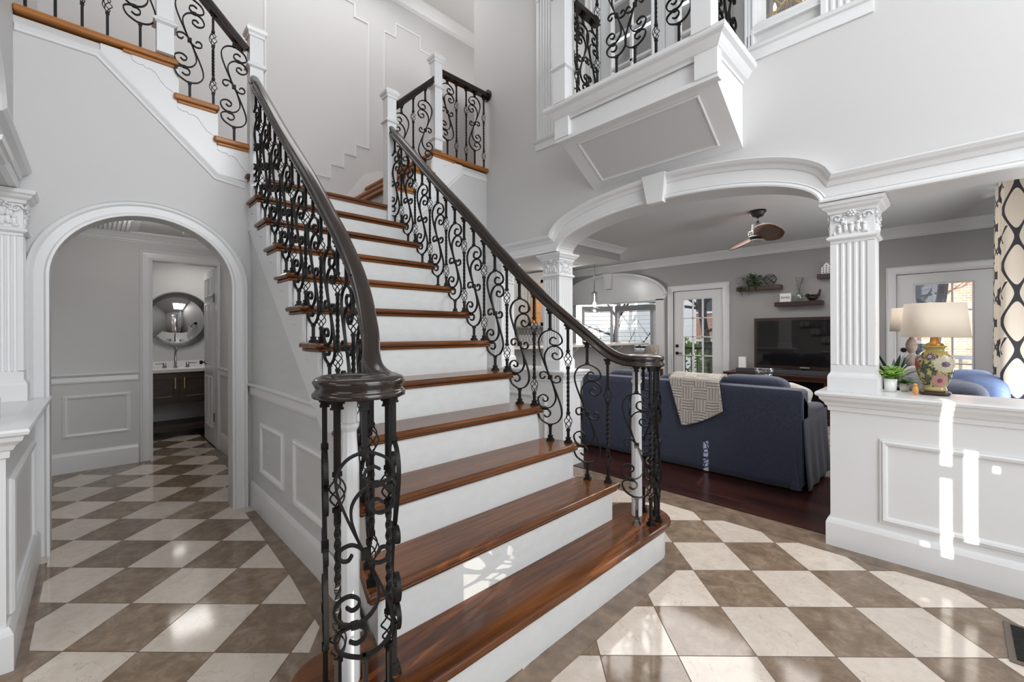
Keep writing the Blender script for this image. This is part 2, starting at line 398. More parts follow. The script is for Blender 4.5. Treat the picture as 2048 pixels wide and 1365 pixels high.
# upper right wall with balcony doorway and side windows
m = MB()
OP = (-2.19, -.98); WR = (-.90, -.60); WL = (-2.58, -2.27); ZT = 5.1
for a, b, z0, z1 in [(-3.84, WL[0], 3.04, CZ), (WL[0], WL[1], 3.04, 3.29), (WL[0], WL[1], ZT, CZ), (WL[1], OP[0], 3.04, CZ), (OP[0], OP[1], ZT, CZ), (OP[1], WR[0], 3.04, CZ), (WR[0], WR[1], 3.04, 3.29), (WR[0], WR[1], ZT, CZ), (WR[1], 2.3, 3.04, CZ)]:
    m.box(a, b, QR, QR + .16, z0, z1)
struct(m, 'wall_right_upper', WARMW)
m = MB().prism([(-3.76, 0), (-3.50, 0), (-3.50, 2.035), (-2.60, 2.035)] + arc(-1.58, 2.035, 1.02, .25, PI, 0, 30) + [(1.6, 2.035), (1.6, 0), (2.3, 0), (2.3, 3.04), (-3.76, 3.04)], 1, QL - .2, QL)
m.box(-5.2, 2.3, QL - .2, QL, 3.04, CZ)
struct(m, 'wall_left', WALL)
# front wall behind the camera with its tall window opening
m = MB(); m.box(2.2, 2.35, QL, .2, 0, CZ); m.box(2.2, 2.35, 2.6, QR, 0, CZ); m.box(2.2, 2.35, .2, 2.6, 2.3, 2.7); m.box(2.2, 2.35, .2, 2.6, 5.1, CZ)
struct(m, 'wall_front', WALL)
struct(MB().box(-5.3, 2.35, QL - .2, QR + 2.6, CZ, CZ + .1), 'ceiling', CEIL)
# back wall of the upper stair hall, and end walls
struct(MB().box(PB - .12, PB, -1.0, 3.14, 2.34, CZ).box(PB - .12, PB, 3.14, 6.0, 2.9, CZ), 'wall_back_upper', WALL)
struct(MB().box(PB, -3.84, 5.6, 5.7, 3.0, CZ), 'wall_upper_end', WALL)
# hall behind the arch
m = MB(); m.box(-5.76, -5.64, -.45, .40, 0, 2.27); m.box(-5.76, -5.64, .98, 1.2, 0, 2.27); m.box(-5.76, -5.64, .40, .98, 2.03, 2.27)
struct(m, 'wall_hall', WALL)
struct(MB().box(-5.76, PA - .13, -.47, -.35, 0, 2.27), 'wall_hall_left', WALL)
struct(MB().box(-5.64, PA - .13, 1.0, 1.1, 0, 2.27), 'wall_hall_right', WALL)
struct(MB().box(-7.3, PA - .13, -.45, 1.25, 2.27, 2.33), 'ceiling_hall', CEIL)
m = MB(); m.box(-7.2, -7.1, -.1, 1.9, 0, 2.27); m.box(-7.2, -5.76, -.2, -.1, 0, 2.27); m.box(-7.2, -5.76, 1.25, 1.35, 0, 2.27)
struct(m, 'wall_powder_room', WALL)
# family room and kitchen shell
m = MB(); ws = [(-8.2, -5.9), (-3.9, -3.58), (-2.71, -.53), (.33, .6)]
for a, b in ws: m.box(a, b, FQ, FQ + .14, 0, FC)
for a, b in ((-3.58, -2.71), (-.53, .33)): m.box(a, b, FQ, FQ + .14, 2.02, FC)
m.box(-5.9, -3.9, FQ, FQ + .14, 1.9, FC)
struct(m, 'wall_family_back', GREY)
m = MB(); m.box(.45, .57, 3.36, 4.1, 0, FC); m.box(.45, .57, 6.7, FQ, 0, FC); m.box(.45, .57, 4.1, 6.7, 2.3, FC); m.box(.45, .57, 4.1, 6.7, 0, .5)
struct(m, 'wall_family_right', GREY)
struct(MB().box(-8.2, .57, QR + .22, FQ + .14, FC, FC + .1), 'ceiling_family', CEIL)
struct(MB().box(-8.2, -3.82, QR + .22, 6.16, 2.45, FC), 'ceiling_kitchen_soffit', CEIL)
struct(MB().box(-3.825, -3.80, QR + .22, 6.165, 2.452, 2.56), 'trim_soffit', mat('soffit_face_paint', (.30, .30, .295), .6))
struct(MB().box(-8.3, -8.2, 3.2, 9.2, 0, FC), 'wall_kitchen_left', GREY)
struct(MB().box(-8.2, -3.84, 3.1, 3.2, 0, FC), 'wall_kitchen_near', GREY)
# dining room: unseen outer wall, slits cut where they throw the sun patches
cuts = [(-.475, -.41, .98, 1.34), (-.41, -.35, .98, 1.14), (-.137, -.075, 1.18, 1.34), (-.137, -.085, 1.38, 1.74), (1.238, 1.286, 1.39, 1.80), (1.238, 1.286, 1.86, 2.22), (1.322, 1.375, 1.49, 1.96), (1.16, 1.20, 1.42, 1.45), (1.42, 1.45, 1.86, 1.90)]
xs = sorted({-4.5, 2.9} | {c for k in cuts for c in k[:2]}); m = MB()
for a, b in zip(xs, xs[1:]):
    mid = (a + b) / 2; zc = sorted((k[2], k[3]) for k in cuts if k[0] <= mid <= k[1]); z = 0
    for z0, z1 in zc: m.box(a, b, -3.55, -3.5, z, z0); z = z1
    m.box(a, b, -3.55, -3.5, z, 2.63)
struct(m, 'wall_dining_outer', WALL)
m = MB(); m.box(-4.6, -4.5, -3.55, QL - .2, 0, 2.63); m.box(2.9, 3.0, -3.55, QL, 0, 2.63)
struct(m, 'wall_dining_side', WALL)
struct(MB().box(-4.6, 3.0, -3.55, QL - .2, 2.63, 2.7), 'ceiling_dining', CEIL)
struct(MB().box(-4.6, 3.0, -3.55, -2.8, -.02, .0), 'floor_dining', FAMFLOOR)
# upper floors (their undersides are never seen) : landing, side galleries, room behind the balcony
struct(MB().box(-3.7, .6, 3.30, 5.9, 2.85, 3.04), 'floor_upper_room', CEIL)
m = MB(); m.box(-3.75, -3.6, 3.3, 5.7, 3.04, CZ); m.box(.5, .6, 3.3, 5.9, 3.04, CZ); m.box(-3.7, .6, 5.8, 5.9, 3.04, CZ)
struct(m, 'wall_upper_room', mat('upper_room_paint', (.66, .66, .66), .6))

# ================================================================== TRIM
RAISE = [(0, 0), (.034, 0), (.034, .006), (.026, .014), (.014, .017), (.006, .010), (0, .010)]   # picture moulding (side, out)
CASING = [(0, 0), (.095, 0), (.095, .026), (.08, .026), (.07, .018), (.03, .016), (.02, .024), (0, .022)]
def crownprof(h=.13, d=.11):    # side = away from wall (d), out = z downwards negative
    return [(0, 0), (d, 0), (d, -.014), (d * .86, -.024), (d * .72, -h * .32), (d * .40, -h * .62), (d * .26, -h * .74), (d * .26, -h * .84), (.012, -h * .93), (.012, -h), (0, -h)]
def baseprof(h=.18, d=.018): return [(0, 0), (d, 0), (d, h - .03), (d * .7, h - .012), (d * .35, h), (0, h)]
CHAIR = [(0, -.085), (.010, -.085), (.014, -.07), (.010, -.03), (.022, -.022), (.034, -.008), (.034, 0), (0, 0)]
def rect_path(u0, u1, v0, v1, f): return [f(u0, v0), f(u1, v0), f(u1, v1), f(u0, v1)]
YW = lambda q: (lambda u, v: (u, q, v))      # wall of constant q
XW = lambda p: (lambda u, v: (p, u, v))      # wall of constant p
def frame(mb, u0, u1, v0, v1, f, n, prof=RAISE, mi=0):
    mb.mold(rect_path(u0, u1, v0, v1, f), prof, n, True, mi); return mb

# arch casing on the hall opening: straight legs and round head
ac = [(acx - arx, 0), (acx - arx, asp)] + arc(acx, asp, arx, .42, PI, 0, 36)[1:-1] + [(acx + arx, asp), (acx + arx, 0)]
pc = [(0, 0), (0, .024), (.012, .026), (.022, .016), (.06, .018), (.07, .028), (.085, .022), (.092, .03), (.092, 0)]
m = MB().mold([(PA, a, b) for a, b in ac], pc, (1, 0, 0), smooth=False)
o = struct(m, 'trim_arch_casing', TRIM)
# face above the arch: raking band under the left flight and panel edge
m = MB()
rk = [(-.315, 3.0), (.03, 3.0), (.63, 2.40), (.80, 2.375)]
m.mold([(PA, a, b) for a, b in rk], [(0, 0), (0, .012), (-.012, .018), (-.03, .01), (-.045, .012), (-.05, 0)], (1, 0, 0))
m.prism([(.03, 3.0), (.63, 2.40), (.84, 2.375), (.84, 2.40), (.84, 2.60), (.63, 2.60), (.63, 2.82), (.41, 2.82), (.41, 3.04), (.03, 3.04)], 0, PA - .01, PA + .012)
struct(m, 'trim_stringer_left_flight', TRIM)
m = MB()
m.prism([(mir(a), b) for a, b in [(.03, 3.0), (.63, 2.40), (.84, 2.375), (.84, 2.40), (.84, 2.60), (.63, 2.60), (.63, 2.82), (.41, 2.82), (.41, 3.04), (.03, 3.04)]], 0, PA - .01, PA + .012)
m.mold([(PA, mir(a), b) for a, b in [(-.315, 3.0), (.03, 3.0), (.63, 2.40), (.80, 2.375)]], [(0, 0), (0, .012), (.012, .018), (.03, .01), (.045, .012), (.05, 0)], (1, 0, 0))
struct(m, 'trim_stringer_right_flight', TRIM)

# right wall entablature following the arch, keystone
def entab(f, n, sgn, name, x0, x1, keyst=True):
    top = [(x0, 2.17), (-2.66, 2.17)] + arc(-1.58, 2.17, 1.07, .275, PI, 0, 32)[1:-1] + [(-.50, 2.17), (x1, 2.17)]
    bot = [(x0, 2.035), (-2.60, 2.035)] + arc(-1.58, 2.035, 1.02, .25, PI, 0, 32)[1:-1] + [(-.56, 2.035), (x1, 2.035)]
    mb = MB()
    mb.mold([f(a, b) for a, b in bot], [(0, .001), (0, .030), (sgn * .010, .032), (sgn * .024, .024), (sgn * .03, .028), (sgn * .036, .02), (sgn * .04, .001)], n)
    # frieze band between
    vs = []; fs = []
    for (a, b), (c, d) in zip(bot, top): vs += [V(f(a, b)) + V(n) * .020, V(f(c, d)) + V(n) * .020, V(f(a, b)), V(f(c, d))]
    for i in range(len(bot) - 1): k = 4 * i; fs += [(k, k + 4, k + 5, k + 1)]
    mb.add(vs, fs)
    mb.mold([f(a, b) for a, b in top], [(sgn * -.045, 0), (sgn * -.045, .026), (sgn * -.038, .030), (sgn * -.02, .036), (sgn * -.008, .058), (sgn * .01, .070), (sgn * .018, .070), (sgn * .018, 0)], n)
    if keyst:
        for (w0, w1, z0, z1, t) in ((.062, .095, 2.262, 2.475, .078),):
            a = [f(-1.60 - w0, z0), f(-1.60 + w0, z0), f(-1.60 + w1, z1), f(-1.60 - w1, z1)]
            vs = [V(p) for p in a] + [V(p) + V(n) * (t - .02 if i < 2 else t) for i, p in enumerate(a)]
            mb.add(vs, [(0, 1, 2, 3), (4, 5, 6, 7), (0, 1, 5, 4), (1, 2, 6, 5), (2, 3, 7, 6), (3, 0, 4, 7)])
    return struct(mb, name, TRIM)
entab(YW(QR), (0, -1, 0), 1, 'trim_entablature_right', -3.62, 1.05)
entab(YW(QL), (0, 1, 0), -1, 'trim_entablature_left', -3.62, 1.55)
# glossy soffit lining under the right beam is part of the wall; half walls below the columns
def halfwall(q0, s, x0, x1, name, ends=(True, True)):
    """front face at q0; s=+1 body extends to +q"""
    mb = MB(); a, b = sorted((q0, q0 + s * .27)); mb.box(x0 + .02, x1 - .02, a, b, 0, .80)
    o = struct(mb, 'wall_half_' + name, TRIM)
    y0, y1 = q0, q0 + s * .27
    loop = [(x0 + .02, y0, 0), (x1 - .02, y0, 0), (x1 - .02, y1, 0), (x0 + .02, y1, 0)]
    if s < 0: loop = loop[::-1]
    cp = [(x, .91 + z) for x, z in [(0, -.001), (-.062, -.001), (-.066, -.010), (-.062, -.022), (-.05, -.028), (-.045, -.045), (-.028, -.062), (-.020, -.08), (-.012, -.085), (-.010, -.11), (0, -.115)]]
    c = MB().mold(loop, cp, (0, 0, 1), True); a, b = sorted((y0, y1)); c.box(x0 + .01, x1 - .01, a - .0, b + .0, .80, .9095)
    c.build('cap', TRIM, o)
    MB().mold(loop, [(-x, z) for x, z in baseprof(.165, .020)], (0, 0, 1), True).build('baseboard', TRIM, o)
    return o
h1 = halfwall(QR + .0, 1, -.535, 1.05, 'right')
frame(MB(), -.29, .62, .205, .665, YW(QR), (0, -1, 0)).build('panel_molding', TRIM, h1)
h2 = halfwall(QR + .0, 1, -3.62, -2.53, 'right_far'); frame(MB(), -3.35, -2.75, .205, .665, YW(QR), (0, -1, 0)).build('panel_molding', TRIM, h2)
h3 = halfwall(QL + .08, -1, -3.60, -2.46, 'left_far')
frame(MB(), -2.80 - .6, -2.60, .205, .665, YW(QL + .08), (0, 1, 0), [(a, b) for a, b in RAISE]).build('panel_molding', TRIM, h3)
frame(MB(), QL - .14, QL + .03, .25, .62, XW(-2.48), (1, 0, 0)).build('end_panel_molding', TRIM, h3)

# columns: fluted square shaft, plinth, carved capital
def column(x0, x1, y0, y1, label, z0=.91, ztop=2.035, name='column', group=None, capital=True):
    cx, cy = (x0 + x1) / 2, (y0 + y1) / 2; w, d = x1 - x0, y1 - y0
    t = thing(name, label, 'column', (cx, cy, z0), 0, group)
    k = (ztop - z0) / 1.125; zs, zc = z0 + .115, ztop - .215 * (1 if k < 1.3 else 1)
    b = MB(); b.box(x0 - .014, x1 + .014, y0 - .014, y1 + .014, z0, z0 + .085)
    lp = [(x0, y0, 0), (x1, y0, 0), (x1, y1, 0), (x0, y1, 0)]
    b.mold(lp, [(0, z0 + .08), (-.014, z0 + .085), (-.010, z0 + .098), (-.003, z0 + .108), (0, z0 + .115)], (0, 0, 1), True)
    b.box(x0, x1, y0, y1, z0 + .08, z0 + .16); b.build('base', TRIM, t)
    # fluted cross-section
    def side(a, L):
        pts = []; mg = L * .13; fw = (L - 2 * mg) / 5
        for i in range(5):
            s0 = mg + i * fw + fw * .16; s1 = mg + (i + 1) * fw - fw * .16; r = (s1 - s0) / 2
            for j in range(7):
                an = PI * j / 6; pts.append(((s0 + s1) / 2 - r * math.cos(an), -.75 * r * math.sin(an)))
        return pts
    sec = [(x0, y0)] + [(x0 + u, y0 - v) for u, v in side(0, w)] + [(x1, y0)] + [(x1 + v, y0 + u) for u, v in side(0, d)] + [(x1, y1)] + [(x1 - u, y1 + v) for u, v in side(0, w)] + [(x0, y1)] + [(x0 - v, y1 - u) for u, v in side(0, d)]
    s = MB(); s.prism(sec, 2, z0 + .158, zc - .03); s.box(x0, x1, y0, y1, zc - .032, zc + .01)
    s.build('fluted_shaft', TRIM, t)
    c = MB()
    for zz, o_ in ((zc - .005, .016),): c.mold(lp, [(0, zz - .01), (-o_ * .5, zz - .008), (-o_, zz), (-o_, zz + .008), (-.003, zz + .02), (0, zz + .02)], (0, 0, 1), True)
    c.box(x0, x1, y0, y1, zc, ztop - .03)
    c.mold(lp, [(0, ztop - .075), (-.010, ztop - .070), (-.014, ztop - .055), (-.03, ztop - .042), (-.036, ztop - .03), (-.046, ztop - .022), (-.05, ztop - .004), (0, ztop - .004)], (0, 0, 1), True)
    cap = c.build('capital', TRIM, t)
    # carved foliage: corner volutes, two rows of leaves and a centre flower on every face
    L = MB(); zm = ztop - .105
    for (ox, oy, ux, uy, nx, ny, W) in ((x0, y0, 1, 0, 0, -1, w), (x1, y0, 0, 1, 1, 0, d), (x1, y1, -1, 0, 0, 1, w), (x0, y1, 0, -1, -1, 0, d)):
        def P(u, z, o_): return V((ox + ux * u + nx * o_, oy + uy * u + ny * o_, z))
        for sgn, uc in ((1, W * .16), (-1, W * .84)):
            pts = [P(uc + sgn * r_ * -math.cos(a), zm + .002 + r_ * math.sin(a), .008 + .006 * (1 - r_ / .026)) for a, r_ in [(i * .5, .027 - .0018 * i) for i in range(13)]]
            L.tube(pts, .0055, 6)
            st = [P(uc + sgn * .028, zm - .0, .006), P(uc + sgn * .034, zm - .03, .008), P(W / 2 - sgn * .02, zm - .075, .006)]
            L.tube(spl(st, 5), .005, 6)
        for i, (uu, z, hh, ww) in enumerate([(.22, -.062, .05, .022), (.36, -.055, .06, .022), (.5, -.06, .06, .024), (.64, -.055, .06, .022), (.78, -.062, .05, .022), (.3, -.02, .04, .02), (.7, -.02, .04, .02)]):
            L.blob(tuple(P(W * uu, zm + z, .003)), (abs(ux) * ww * .55 + abs(nx) * .010, abs(uy) * ww * .55 + abs(ny) * .010, hh * .5), 8, ring=6)
            L.blob(tuple(P(W * uu, zm + z + hh * .42, .010)), (abs(ux) * ww * .5 + abs(nx) * .008, abs(uy) * ww * .5 + abs(ny) * .008, .008), 8, ring=5)
        for i in range(26):
            uu = .10 + .8 * ((i * .618) % 1); zz = -.085 + .10 * ((i * .377) % 1); L.blob(tuple(P(W * uu, zm + zz, .003)), (abs(ux) * .008 + abs(nx) * .006, abs(uy) * .008 + abs(ny) * .006, .011), 6, ring=5)
        for sgn, uc in ((1, W * .36), (-1, W * .64)):
            L.tube([P(uc + sgn * r_ * math.cos(a), zm + .012 + r_ * math.sin(a), .007) for a, r_ in [(i * .6, .016 - .0013 * i) for i in range(11)]], .0038, 5)
        for k_ in range(6):
            a = k_ * PI / 3; L.blob(tuple(P(W / 2 + .014 * math.cos(a), zm + .028 + .014 * math.sin(a), .010)), (.008, .008, .008), 7, ring=5)
        L.blob(tuple(P(W / 2, zm + .028, .016)), (.007, .007, .007), 8, ring=5)
    L.build('carved_leaves', TRIM, cap)
    return t
column(-.517, -.312, 3.170, 3.375, 'white fluted square column on the paneled half wall beside the floral lamp')
column(-2.82, -2.615, 3.170, 3.375, 'white fluted square column on the far half wall behind the black stair railing')
column(-2.80, -2.595, -.505, -.300, 'white fluted square column on the half wall at the left edge of the photo')
column(-3.62, -3.40, 3.150, 3.34, 'white fluted corner pilaster where the staircase meets the family room wall', name='pilaster')
column(-3.61, -3.47, -.42, -.272, 'white corner pilaster with carved capital beside the round-headed hall archway', name='pilaster')
for x0, x1, lab in ((-2.845, -2.63, 'tall fluted wall pilaster on the upper wall left of the balcony'), (-.55, -.335, 'short visible foot of a fluted upper wall pilaster right of the small upper window'),):
    t = thing('pilaster', lab, 'pilaster', ((x0 + x1) / 2, QR, 3.15))
    sec = [(x0, QR), (x0, QR - .03)]
    for i in range(5):
        fw = (x1 - x0) * .8 / 5; a = x0 + (x1 - x0) * .1 + fw * (i + .5)
        sec += [(a - fw * .34 * math.cos(PI * j / 6), QR - .03 + fw * .3 * math.sin(PI * j / 6)) for j in range(7)]
    sec += [(x1, QR - .03), (x1, QR)]
    MB().prism(sec, 2, 3.15, 4.5).build('fluted_shaft', TRIM, t)
    c = MB().box(x0 - .0, x1 + .0, QR - .035, QR, 4.5, 4.66); c.box(x0 - .02, x1 + .02, QR - .055, QR, 4.66, 4.70); c.build('capital', TRIM, t)
m = MB()
for x0, x1 in ((-2.26, -2.20), (-.97, -.91)):
    for i in range(3): m.box(x0 + i * .02, x0 + i * .02 + .013, QR - .022, QR, 3.15, 4.6)
struct(m, 'trim_balcony_door_reeding', TRIM)
# band under the upper pilasters and windows
def hband(mb, x0, x1, z, prof): return mb.mold([(x0, QR, z), (x1, QR, z)], prof, (0, -1, 0))
m = MB(); BAND = [(-.085, 0), (-.085, .010), (-.02, .012), (-.012, .026), (0, .03), (.006, .034), (.012, .026), (.02, 0)]
hband(m, -2.88, -2.23, 3.145, BAND); hband(m, -.95, -.31, 3.145, BAND)
struct(m, 'trim_upper_band', TRIM)
for i, (a, b, l) in enumerate(((WR[0], WR[1], 1), (WL[0], WL[1], 2))):
    m = MB(); frame(m, a, b, 3.29, ZT, YW(QR), (0, -1, 0), [(0, 0), (0, .02), (-.02, .026), (-.045, .016), (-.06, .022), (-.062, 0)])
    m.box(a, b, QR + .04, QR + .07, 3.29, 3.33); m.box(a, a + .035, QR + .04, QR + .07, 3.29, ZT); m.box(b - .035, b, QR + .04, QR + .07, 3.29, ZT)
    o = struct(m, 'window_%d' % (i + 1), TRIM)
    MB().box(a + .035, b - .035, QR + .052, QR + .058, 3.33, ZT).build('glass_pane', GLASS, o)

# baseboards, chair rails and panels
def run(name, pts, prof, m=TRIM, z=0):
    return struct(MB().mold([(x, y, z) for x, y in pts], prof, (0, 0, 1)), name, m)
# room lies left of travel direction
bb = baseprof(.185, .016)
run('baseboard_hall', [(-5.64, -.35), (-5.64, .31)][::-1], bb)
run('trim_hall_chair_rail', [(-5.64, .31), (-5.64, -.35)], [(a, .90 + b) for a, b in CHAIR])
struct(frame(MB(), -.21, .25, .32, .705, XW(-5.64), (1, 0, 0)), 'trim_hall_panel', TRIM)
run('trim_hall_crown', [(-5.64, 1.0), (-5.64, -.35), (-3.76, -.35)][::1], [(-a if False else a, b) for a, b in crownprof(.09, .09)], z=2.27)
run('baseboard_hall_right', [(-3.76, 1.0), (-5.64, 1.0)], bb)
run('trim_hall_right_chair_rail', [(-3.76, 1.0), (-5.64, 1.0)], [(a, .90 + b) for a, b in CHAIR])
run('baseboard_hall_left', [(-5.64, -.35), (-3.76, -.35)], [(a, b) for a, b in bb])
run('trim_family_crown', [(.45, FQ), (-8.2, FQ)], crownprof(.13, .13), z=FC)
run('trim_family_right_crown', [(.45, 3.36), (.45, FQ)], crownprof(.13, .13), z=FC)
run('trim_family_near_crown', [(-8.2, QR + .22), (.45, QR + .22)][::1], [(a, b) for a, b in crownprof(.13, .13)], z=FC)
run('trim_kitchen_crown', [(-3.82, 6.16), (-3.82, QR + .22)][::-1], [(-a, b) for a, b in crownprof(.09, .16)], z=FC)
run('baseboard_family', [(.45, FQ), (.42, FQ)], baseprof(.13))
m = MB(); 
for a, b in ((-3.69, -3.9), (-.62, -2.62)): m.mold([(a, FQ, 0), (b, FQ, 0)] if a > b else [(b, FQ, 0), (a, FQ, 0)], baseprof(.13), (0, 0, 1))
struct(m, 'baseboard_family_back', TRIM)
run('trim_upper_crown', [(PB, 5.6), (PB, -.5)][::1], [(a, b) for a, b in crownprof(.14, .13)], z=CZ)
run('trim_right_upper_crown', [(2.2, QR), (-3.84, QR), (-3.84, QR + .16)], crownprof(.14, .13), z=CZ)
# stepped picture mouldings on the stair hall's back wall
sp = [(1.55, 2.92), (1.82, 2.92), (1.82, 3.09), (1.993, 3.09), (1.993, 3.255), (2.153, 3.255), (2.153, 3.43), (2.303, 3.43), (2.303, 3.572), (2.475, 3.572), (2.475, 5.155), (2.30, 5.155), (2.30, 5.31), (2.12, 5.31), (2.12, 5.42), (1.3, 5.42), (1.3, 2.92)]
m = MB().mold([(PB, a, b) for a, b in sp], [(0, 0), (0, .012), (.018, .016), (.024, 0)], (1, 0, 0), True)
sp = [(2.69, 3.3), (2.69, 5.15), (2.85, 5.15), (2.85, 5.325), (3.20, 5.325), (3.20, 5.152), (3.36, 5.152), (3.36, 3.9)]
m.mold([(PB, a, b) for a, b in sp], [(0, 0), (0, .012), (.018, .016), (.024, 0)], (1, 0, 0))
struct(m, 'trim_stepped_panel', TRIM)

# stair side wall (q = .83): chair rail, two panels, baseboard
bpl = [(-3.62, .835), (-2.28, .835), (-1.95, .815), (-1.70, .76), (-1.50, .70)]
m = MB().mold([(x, y, 0) for x, y in bpl][::-1], bb, (0, 0, 1)); struct(m, 'baseboard_stair', TRIM)
m = MB().mold([(-2.30, .83, .905), (-3.62, .83, .905)], CHAIR, (0, 0, 1)); struct(m, 'trim_stair_chair_rail', TRIM)
m = MB(); frame(m, -3.36, -2.86, .30, .65, YW(.832), (0, -1, 0)); frame(m, -2.67, -2.20, .275, .65, YW(.832), (0, -1, 0)); struct(m, 'trim_stair_panels', TRIM)

# ================================================================== STAIRCASE
stair = thing('staircase', 'wide staircase of glossy red-brown oak treads and white risers', 'staircase', (-1.13, QC, 0))
QRt = {2: 2.155, 3: 2.085, 4: 2.03}; QLt = {2: .63, 3: .70, 4: .745}     # tread end at its nose
qr = lambda k: QRt.get(k, 1.985); ql = lambda k: QLt.get(k, .79)
def edgeq(p, side):
    """side face of the stair body at depth p"""
    ks = [(NP(k), (qr(k) if side > 0 else ql(k))) for k in range(2, 14)]
    if p >= ks[0][0]: (a, qa), (b, qb) = ks[0], ks[1]; return qa + (p - a) * (qb - qa) / (b - a)
    for (a, qa), (b, qb) in zip(ks, ks[1:]):
        if p >= b: return qb + (qa - qb) * (p - b) / (a - b)
    return ks[-1][1]
body = MB(); risers = []
for k in range(2, 12):
    x1, x0 = NP(k) - .03, NP(k + 1) - .03
    if k == 11: x0 = PA
    e = .042
    pol = [(x1, edgeq(x1, -1) + e), (x1, edgeq(x1, 1) - e), (x0, edgeq(x0, 1) - e), (x0, edgeq(x0, -1) + e)]
    body.prism(pol, 2, 0, k * RIS - .028)
cR, cL = (-1.289, 2.26), (-1.289, .555)
def step1(r, xf, back):
    pts = []
    for i in range(13):
        a = -PI * .5 + 0 + i * PI / 12 * 1.0
        pass
    P = [(xf, cL[1]), (xf, cR[1])]
    P += [(cR[0] + r * math.cos(a), cR[1] + r * math.sin(a)) for a in [PI * i / 14 for i in range(1, 15)]]
    P += [(cR[0] - r, 2.12), (back, 2.10), (back, .70), (cL[0] - r, .70)]
    P += [(cL[0] + r * math.cos(a), cL[1] + r * math.sin(a)) for a in [-PI + PI * i / 14 for i in range(0, 14)]]
    return P
body.prism(step1(.155, -1.134, -1.40), 2, 0, RIS - .028)
body.build('white_stair_body', RISER, stair)
def prof_tread(mb, pol, z):
    mb.prism(pol, 2, z - .028, z)
t1 = MB(); prof_tread(t1, step1(.187, -1.102, -1.37), RIS); t1.build('tread', OAK, stair, bevel=.011, seg=3)
def inset(pol, d):
    return pol
for k in range(2, 12):
    x1, x0 = NP(k), NP(k + 1) - .034
    if k == 11: x0 = NP(12) - .03
    pol = [(x1, edgeq(x1, -1)), (x1, edgeq(x1, 1)), (x0, edgeq(x0, 1)), (x0, edgeq(x0, -1))]
    t = MB(); prof_tread(t, pol, k * RIS); o = t.build('tread', OAK, stair, bevel=.011, seg=3)
    c = MB(); e = .016
    c.prism([(x1 - e, edgeq(x1, -1) + e), (x1 - e, edgeq(x1, 1) - e), (x0 + .004, edgeq(x0, 1) - e), (x0 + .004, edgeq(x0, -1) + e)], 2, k * RIS - .046, k * RIS - .028)
    c.build('cove_molding', OAK, o, bevel=.008, seg=2)
c = MB(); c.prism(step1(.171, -1.118, -1.37), 2, RIS - .046, RIS - .028); c.build('cove_molding', OAK, stair, bevel=.006)
# landing and side flights
lx = NP(12)
lb = MB(); lb.box(PA - 1.47, lx - .03, .86, 1.96, LZ - .23, LZ - .028); lb.box(PB, PA - .13, .6, 2.2, LZ - .22, LZ - .028)
lb.build('landing_body', RISER, stair)
t = MB(); t.prism([(lx, .79), (lx, 2.0), (PB, 2.0), (PB, .82), (PA, .82), (PA, .79)], 2, LZ - .028, LZ); o = t.build('landing_tread', OAK, stair, bevel=.011, seg=3)
c = MB(); c.box(lx - .2, lx - .016, .806, 1.984, LZ - .046, LZ - .028); c.build('cove_molding', OAK, o)
FL = [(2.655, .86, .60), (2.87, .635, .38), (GZ, .408, QL)]
for sgn, nm in ((1, 'left'), (-1, 'right')):
    fl = thing('stair_flight', 'short upper flight rising to the %s from the landing, golden oak tread edges' % nm, 'stair flight', (PA, .85 if sgn > 0 else mir(.85), LZ))
    f = (lambda q: q) if sgn > 0 else mir
    for i, (z, qa, qb) in enumerate(FL):
        last = i == 2
        if last and sgn < 0: pol = [(PA + .045, f(qa)), (PA + .045, QR), (-3.84, QR), (-3.84, 5.6), (PB, 5.6), (PB, f(qa))]
        elif last: pol = [(PA + .045, f(qa)), (PA + .045, QL), (PB, QL), (PB, f(qa))]
        else: pol = [(PA + .045, f(qa)), (PA + .045, f(qb + .0)), (PB, f(qb)), (PB, f(qa))]
        o = MB().prism(pol, 2, z - .038, z).build('tread', OAK_LIT, fl, bevel=.012, seg=3)
        qc = .13 if last else qb + .02
        y0, y1 = sorted((f(qa) + (-.018 * sgn), f(qc)))
        MB().box(PA - .2, PA + .030, y0, y1, z - .058, z - .038).build('cove_molding', OAK_LIT, o, bevel=.006)
        y0, y1 = sorted((f(qa - .035), f(qa - .055)))
        MB().box(PB, PA, y0, y1, z - .24, z - .038).build('riser', RISER, fl)
    # curly white tread-end brackets
    for (z, qa, qb) in FL:
        base = [(0, 0), (0, -.03), (.03, -.045), (.055, -.04), (.065, -.055), (.09, -.05), (.115, -.065), (.14, -.105), (.165, -.135), (.195, -.15), (.212, -.16), (.222, -.19)]
        pts = [(qa - .235 + u, z - .058 + v_) for u, v_ in base] + [(qa - .01, z - .25), (qa - .01, z - .058)]
        pts = [(f(a), b) for a, b in pts]
        MB().prism(pts, 0, PA + .010, PA + .018).build('tread_bracket', TRIM, fl)
    if sgn > 0: ug = MB().box(PB, PA - .13, QL, .36, GZ - .24, GZ - .038)
    else: ug = MB().box(PB, PA - .13, mir(.36), QR, GZ - .24, GZ - .038); ug.box(PB, -3.84, QR, 5.6, GZ - .24, GZ - .038)
    ug.build('gallery_floor_body', CEIL, fl)
# wall skirt on the back wall by the right flight
m = MB().prism([(1.9, LZ), (1.9, LZ + .16), (2.0, LZ + .25), (2.42, GZ + .16), (2.6, GZ + .24), (5.5, GZ + .24), (5.5, GZ), (2.42, GZ), (2.0, LZ)], 0, PB, PB + .02); struct(m, 'trim_stair_skirt', TRIM)
